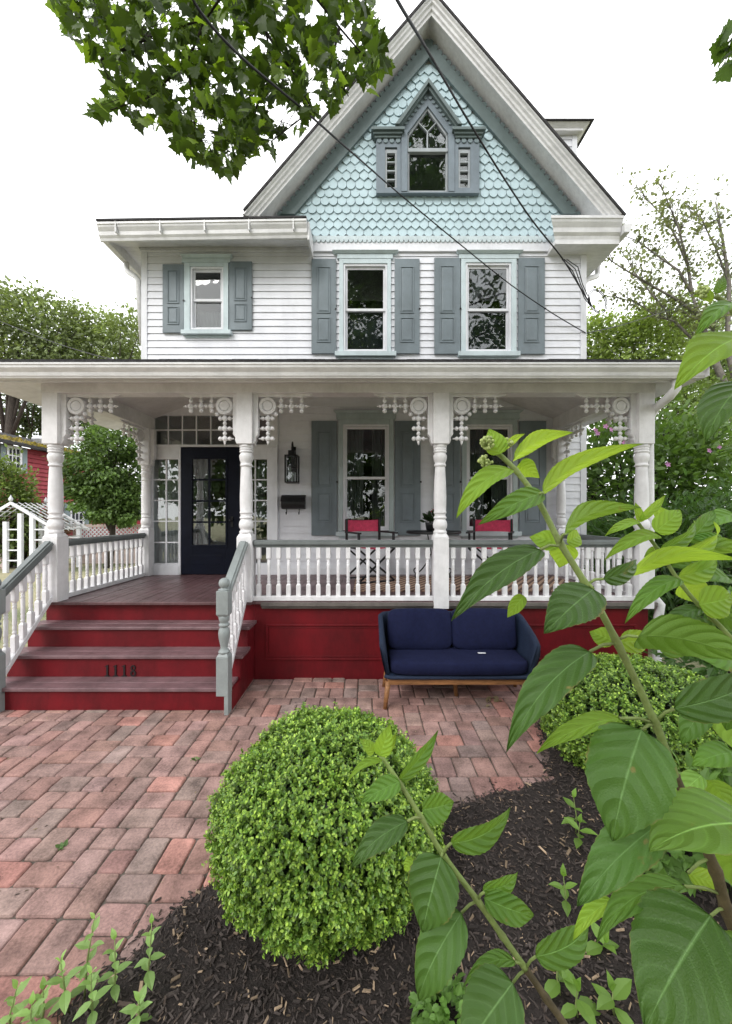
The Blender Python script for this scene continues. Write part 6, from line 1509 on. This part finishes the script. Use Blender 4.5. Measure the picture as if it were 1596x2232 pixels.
# white garden arbour with gabled lattice top
Ya = 11.9; t = thing('garden_arbor', 'white gabled lattice garden arbour on the lawn left of the porch', 'arbor', (U(60, Ya), Ya, 0))
dpt = 1.3; xa_, xb_ = U(-52, Ya), U(106, Ya); xm = (xa_ + xb_) / 2; ze, zp = V(1150, Ya), V(1100, Ya)
for yy in (Ya, Ya + dpt):
    for px_, py_ in ((-52, 1146), (13, 1137), (45, 1119), (71, 1122), (104, 1146)):
        if yy > Ya and px_ in (45, 71): continue
        xx = U(px_, Ya); b = MB(); b.box(xx - .062, xx + .062, yy - .045, yy + .045, -.1, V(py_, Ya)); b.build('post', 'white', t)
    b = MB()
    for s in (-1, 1):
        b.prism([(xm, zp), (xm, zp + .1), (xm + s * ((xb_ - xa_) / 2 + .35), ze - .06), (xm + s * ((xb_ - xa_) / 2 + .35), ze - .16)], yy - .06, yy - .047 + .0)
        for zz in (.3, .62, .94, 1.26): b.box(*((U(13, Ya) + .063, U(45, Ya) - .063) if s < 0 else (U(71, Ya) + .063, U(104, Ya) - .063)), yy - .02, yy + .02, zz, zz + .04)
    b.lathe([(.02, 0), (.05, .05), (.06, .10), (.02, .17), (.002, .22)], (xm, yy - .05, zp + .08), 'Z', 8); b.build('gable', 'white', t)
b = MB()
for s in (-1, 1):
    for k_ in range(7):
        f = k_ / 6; xx = xm + s * ((xb_ - xa_) / 2 + .3) * f; zz = zp + .06 + (ze - .12 - zp) * f; b.box(xx - .015, xx + .015, Ya + .0, Ya + dpt, zz - .012, zz + .012)
    for k_ in range(6):
        ya2 = Ya + dpt * k_ / 6
        b.tube([(xm, ya2, zp + .07), (xm + s * ((xb_ - xa_) / 2 + .3), ya2 + dpt / 6, ze - .1)], .014, 4, False)
b.build('lattice_roof', 'white', t)
b = MB()
for s in (-1, 1):
    xx = xm + s * ((xb_ - xa_) / 2 + .05)
    for zz in (.3, .65, 1.0, 1.35): b.box(xx - .02, xx + .02, Ya + .046, Ya + dpt - .046, zz, zz + .035)
b.build('side_rungs', 'white', t)
# weathered garden bench behind newel
# ================================================================ MAPLE: trunk behind the viewer, a bough reaching over
mt = thing('maple_tree', 'maple whose leafy bough hangs over the gable from above', 'tree', (1.9, -3.2, 0))
b = MB(); b.tube([(1.9, -3.2, -.1), (1.85, -3.15, 2), (1.7, -3.0, 4.5), (1.5, -3.2, 7), (1.3, -3.5, 10), (1.2, -3.6, 15)], [.36, .30, .26, .2, .13, .05], 12)
for e in ((-1.5, -1.5, 8.5), (4.5, -2, 8.5), (3.5, -5.5, 9), (-1, -6, 9.5), (1, -1.5, 11), (5, -4.5, 7.5), (-2, -4, 7.5)):
    b.tube([(1.6, -3.1, 5.5), ((1.6 + e[0]) / 2, (-3.1 + e[1]) / 2, (5.5 + e[2]) / 2 + .5), e], [.12, .07, .02], 8)
b.tube([(1.7, -3.0, 4.8), (.4, -1.2, 6.4), (-.8, .8, 7.0), (-1.3, 2.0, 6.6)], [.11, .08, .05, .03], 8)
b.build('trunk', 'bark', mt)
blobs = [((-.6, -2.4, 8.8), (2.2, 1.9, 1.6)), ((3.6, -3, 9.0), (2.2, 2, 1.7)), ((1.4, -4.6, 10.2), (2.6, 2.2, 1.8)), ((1.2, -2.6, 12.2), (2.4, 2, 1.8)), ((3.8, -5.2, 7.4), (1.6, 1.6, 1.2)), ((-1.8, -4.8, 7.8), (1.8, 1.6, 1.3)), ((1, -3.4, 15.2), (2.6, 2.0, 2.0)), ((.2, -4.6, 13.4), (2, 2, 1.6))]
PP, AA, NN, SS, CC = [], [], [], [], []
for c_, r_ in blobs:
    n = 2400 if c_[2] > 10 else 1150; m = 60 if c_[2] > 10 else 36; cl = rdir(m) * rng.uniform(.3, 1, (m, 1)) ** .5; k_ = rng.integers(0, m, n); p = cl[k_] + rng.normal(0, .14, (n, 3)); PP.append(np.array(c_) + p * np.array(r_)); d_ = unit(p)
    AA.append(unit(d_ + rng.normal(0, .6, p.shape) + np.array([0, 0, -.5]))); NN.append(unit(np.array([0, 0, 1.0]) + rng.normal(0, .5, p.shape))); SS.append(rng.uniform(.14, .22, n)); CC.append(np.array([[.045, .085, .02]]) * rng.uniform(.6, 1.4, (n, 1)))
leaf_cloud('crown', np.concatenate(PP), np.concatenate(AA), np.concatenate(NN), np.concatenate(SS), np.concatenate(CC), 'mleaf', mt, 'maple')
# the overhanging bough: twigs and lobed leaves
OUT = [(120, -60), (125, 40), (150, 90), (205, 115), (235, 165), (235, 205), (195, 235), (205, 262), (300, 270), (375, 275), (385, 320), (425, 345), (490, 375), (540, 372), (540, 345), (600, 345), (592, 290), (680, 285), (700, 255), (740, 215), (800, 205), (818, 165), (845, 140), (840, 90), (815, 30), (830, -60)]
twig = MB(); root = Vector((-1.3, 2.0, 6.6))
TW = [[(540, -200, 2.3), (520, -60, 2.5), (450, 40, 2.7), (330, 80, 2.8), (240, 60, 2.9)], [(560, -200, 2.4), (560, -40, 2.6), (580, 70, 2.8), (600, 170, 2.9), (480, 260, 3.0), (500, 350, 3.0)], [(600, -200, 2.4), (660, -40, 2.6), (740, 60, 2.8), (800, 130, 2.9), (830, 150, 3.0)], [(450, 40, 2.7), (410, 130, 2.75), (330, 210, 2.8), (240, 240, 2.8)],
      [(580, 70, 2.8), (640, 160, 2.85), (680, 240, 2.9), (590, 310, 2.95)], [(410, 130, 2.75), (420, 240, 2.8), (430, 320, 2.85)], [(740, 60, 2.8), (720, 150, 2.85), (760, 210, 2.9)], [(330, 80, 2.8), (220, 130, 2.85), (240, 180, 2.85)], [(520, -60, 2.5), (380, -40, 2.6), (200, -30, 2.7), (150, 40, 2.8)], [(660, -40, 2.6), (760, -20, 2.7), (820, 40, 2.8)], [(600, 170, 2.9), (560, 230, 2.95), (540, 330, 3.0)]]
segs = []
for Lq in TW:
    pts = [P(*q) for q in Lq]; twig.tube(pts, [.011 * (1 - .7 * i / (len(pts) - 1)) for i in range(len(pts))], 6); segs += [(pts[i], pts[i + 1]) for i in range(len(pts) - 1)]
twig.tube([root, P(560, -320, 2.2), P(540, -200, 2.3)], [.03, .02, .012], 6); twig.tube([root, P(600, -330, 2.25), P(600, -200, 2.4)], [.03, .02, .012], 6); twig.tube([P(560, -320, 2.2), P(560, -200, 2.4)], .011, 6)
L_ = []; tries = 0
holes_ = [(560, 90, 30), (640, 90, 16), (690, 30, 30), (480, 70, 14), (330, 55, 12), (370, 180, 18), (590, 300, 10), (270, 130, 10), (660, 130, 14), (500, 60, 18), (720, 170, 14), (450, 280, 12), (310, 230, 12), (760, 100, 8), (420, 90, 14)]
while len(L_) < 2500 and tries < 60000:
    tries += 1
    x_, y_ = random.uniform(110, 850), random.uniform(-60, 385)
    if not in_poly(x_ + 12 * mnoise.noise(Vector((x_ * .03, y_ * .03, 2))), y_ + 12 * mnoise.noise(Vector((x_ * .03, y_ * .03, 7))), OUT): continue
    if mnoise.noise(Vector((x_ * .018, y_ * .018, 11))) + .55 * mnoise.noise(Vector((x_ * .05, y_ * .05, 4))) < -.16 and random.random() < .93: continue
    if any((x_ - hx) ** 2 + (y_ - hy) ** 2 < hr ** 2 for hx, hy, hr in holes_): continue
    Y_ = random.uniform(2.45, 3.35); p = P(x_, y_, Y_)
    best = min(segs, key=lambda s_: ((s_[0] + s_[1]) / 2 - p).length_squared) if len(L_) % 11 == 0 else None
    L_.append(p)
    if best is not None:
        f = random.random(); q0 = best[0].lerp(best[1], f); twig.tube([q0, q0.lerp(p, .5) + Vector((0, 0, .03)), p], [.003, .002, .001], 4)
twig.build('bough', 'twig', mt); n = len(L_); Lp = np.array([tuple(p) for p in L_])
ax_ = unit(rng.normal(0, .55, (n, 3)) + np.array([0, -.1, -.55])); nn_ = unit(rng.normal(0, .55, (n, 3)) + np.array([0, -.25, 1.0]))
yg = (rng.random((n, 1)) < .2) * 1.0
col_ = (np.array([[.050, .085, .015]]) * (1 - yg) + np.array([[.15, .23, .03]]) * yg) * rng.uniform(.65, 1.35, (n, 1))
leaf_cloud('bough_leaves', Lp, ax_, nn_, rng.uniform(.055, .105, n), col_, 'mleaf', mt, 'maple')
# small spray of another bough at the right edge of the view
t = thing('maple_tree', 'maple bough tip poking in high at the right edge beyond the roof', 'tree', (4.6, 1.0, 0))
b = MB(); b.tube([(4.6, 1.0, -.1), (4.7, 1.1, 3), (4.5, 1.6, 6), (3.9, 2.6, 6.0), tuple(P(1590, 110, 3.2))], [.2, .17, .1, .03, .006], 8); b.build('trunk', 'bark', t)
n = 60; px_ = rng.uniform(1568, 1680, n); py_ = rng.uniform(60, 150, n); Lp = np.array([tuple(P(a, c, random.uniform(3.0, 3.4))) for a, c in zip(px_, py_)])
leaf_cloud('crown', Lp, unit(rng.normal(0, .5, (n, 3)) + np.array([-.2, 0, -.6])), unit(rng.normal(0, .5, (n, 3)) + np.array([0, 0, 1])), rng.uniform(.09, .14, n), np.array([[.055, .10, .02]]) * rng.uniform(.7, 1.3, (n, 1)), 'mleaf', t, 'maple')
# trees across the street, behind the viewer: the windows mirror them
ST = 'street trees mirrored in the windows'
for i, (x_, y_, h_, lb) in enumerate(((-9, -15, 11, 'tall street tree behind the viewer toward the driveway side'), (0.5, -19, 13, 'tallest street tree straight across from the gable window'), (10, -16, 11.5, 'tall street tree across from the sofa end of the porch'))):
    tree('street_tree', lb, (x_, y_, 0), h_, [((x_, y_, h_ * .55), (4.2, 3.2, 3.2)), ((x_ + 1.5, y_, h_ * .8), (3.0, 2.6, 2.6)), ((x_ - 2.5, y_ + 1, h_ * .38), (3, 2.5, 2.4)), ((x_ + 2, y_ - 1, 3.2), (4.5, 2.5, 2.8))], 5200, .5, (.06, .10, .03), 30 + i, .35, group=ST)

b = MB(); b.add([(-60, -14, -.045), (60, -14, -.045), (60, -6, -.045), (-60, -6, -.045)], [(0, 1, 2, 3)])
tag(b.build('road', paint('asphalt', (.05, .05, .052), .9, .2, 3, .4, 80)), None, None, None, 'structure')

for (gx_, gy_, lb) in ((425, 1657, 'tiny green weed tuft in a paver joint nearer the steps'), (135, 1848, 'tiny green weed tuft in a paver joint nearer the mulch weeds')):
    q = G(gx_, gy_); n = 16; a_ = rng.uniform(0, 6.28, n)
    tag(leaf_cloud('weed_tuft', np.array([[q[0], q[1], .0]] * n) + rng.normal(0, .008, (n, 3)) * np.array([1, 1, 0]), np.stack([np.cos(a_), np.sin(a_), rng.uniform(.2, 1, n)], 1), np.stack([rng.normal(0, .3, n), rng.normal(0, .3, n), np.ones(n)], 1), rng.uniform(.015, .03, n), np.array([[.10, .18, .05]]) * rng.uniform(.7, 1.3, (n, 1)), 'gleaf', None, 'oval'), lb, 'weed', 'weed tufts in the paving')
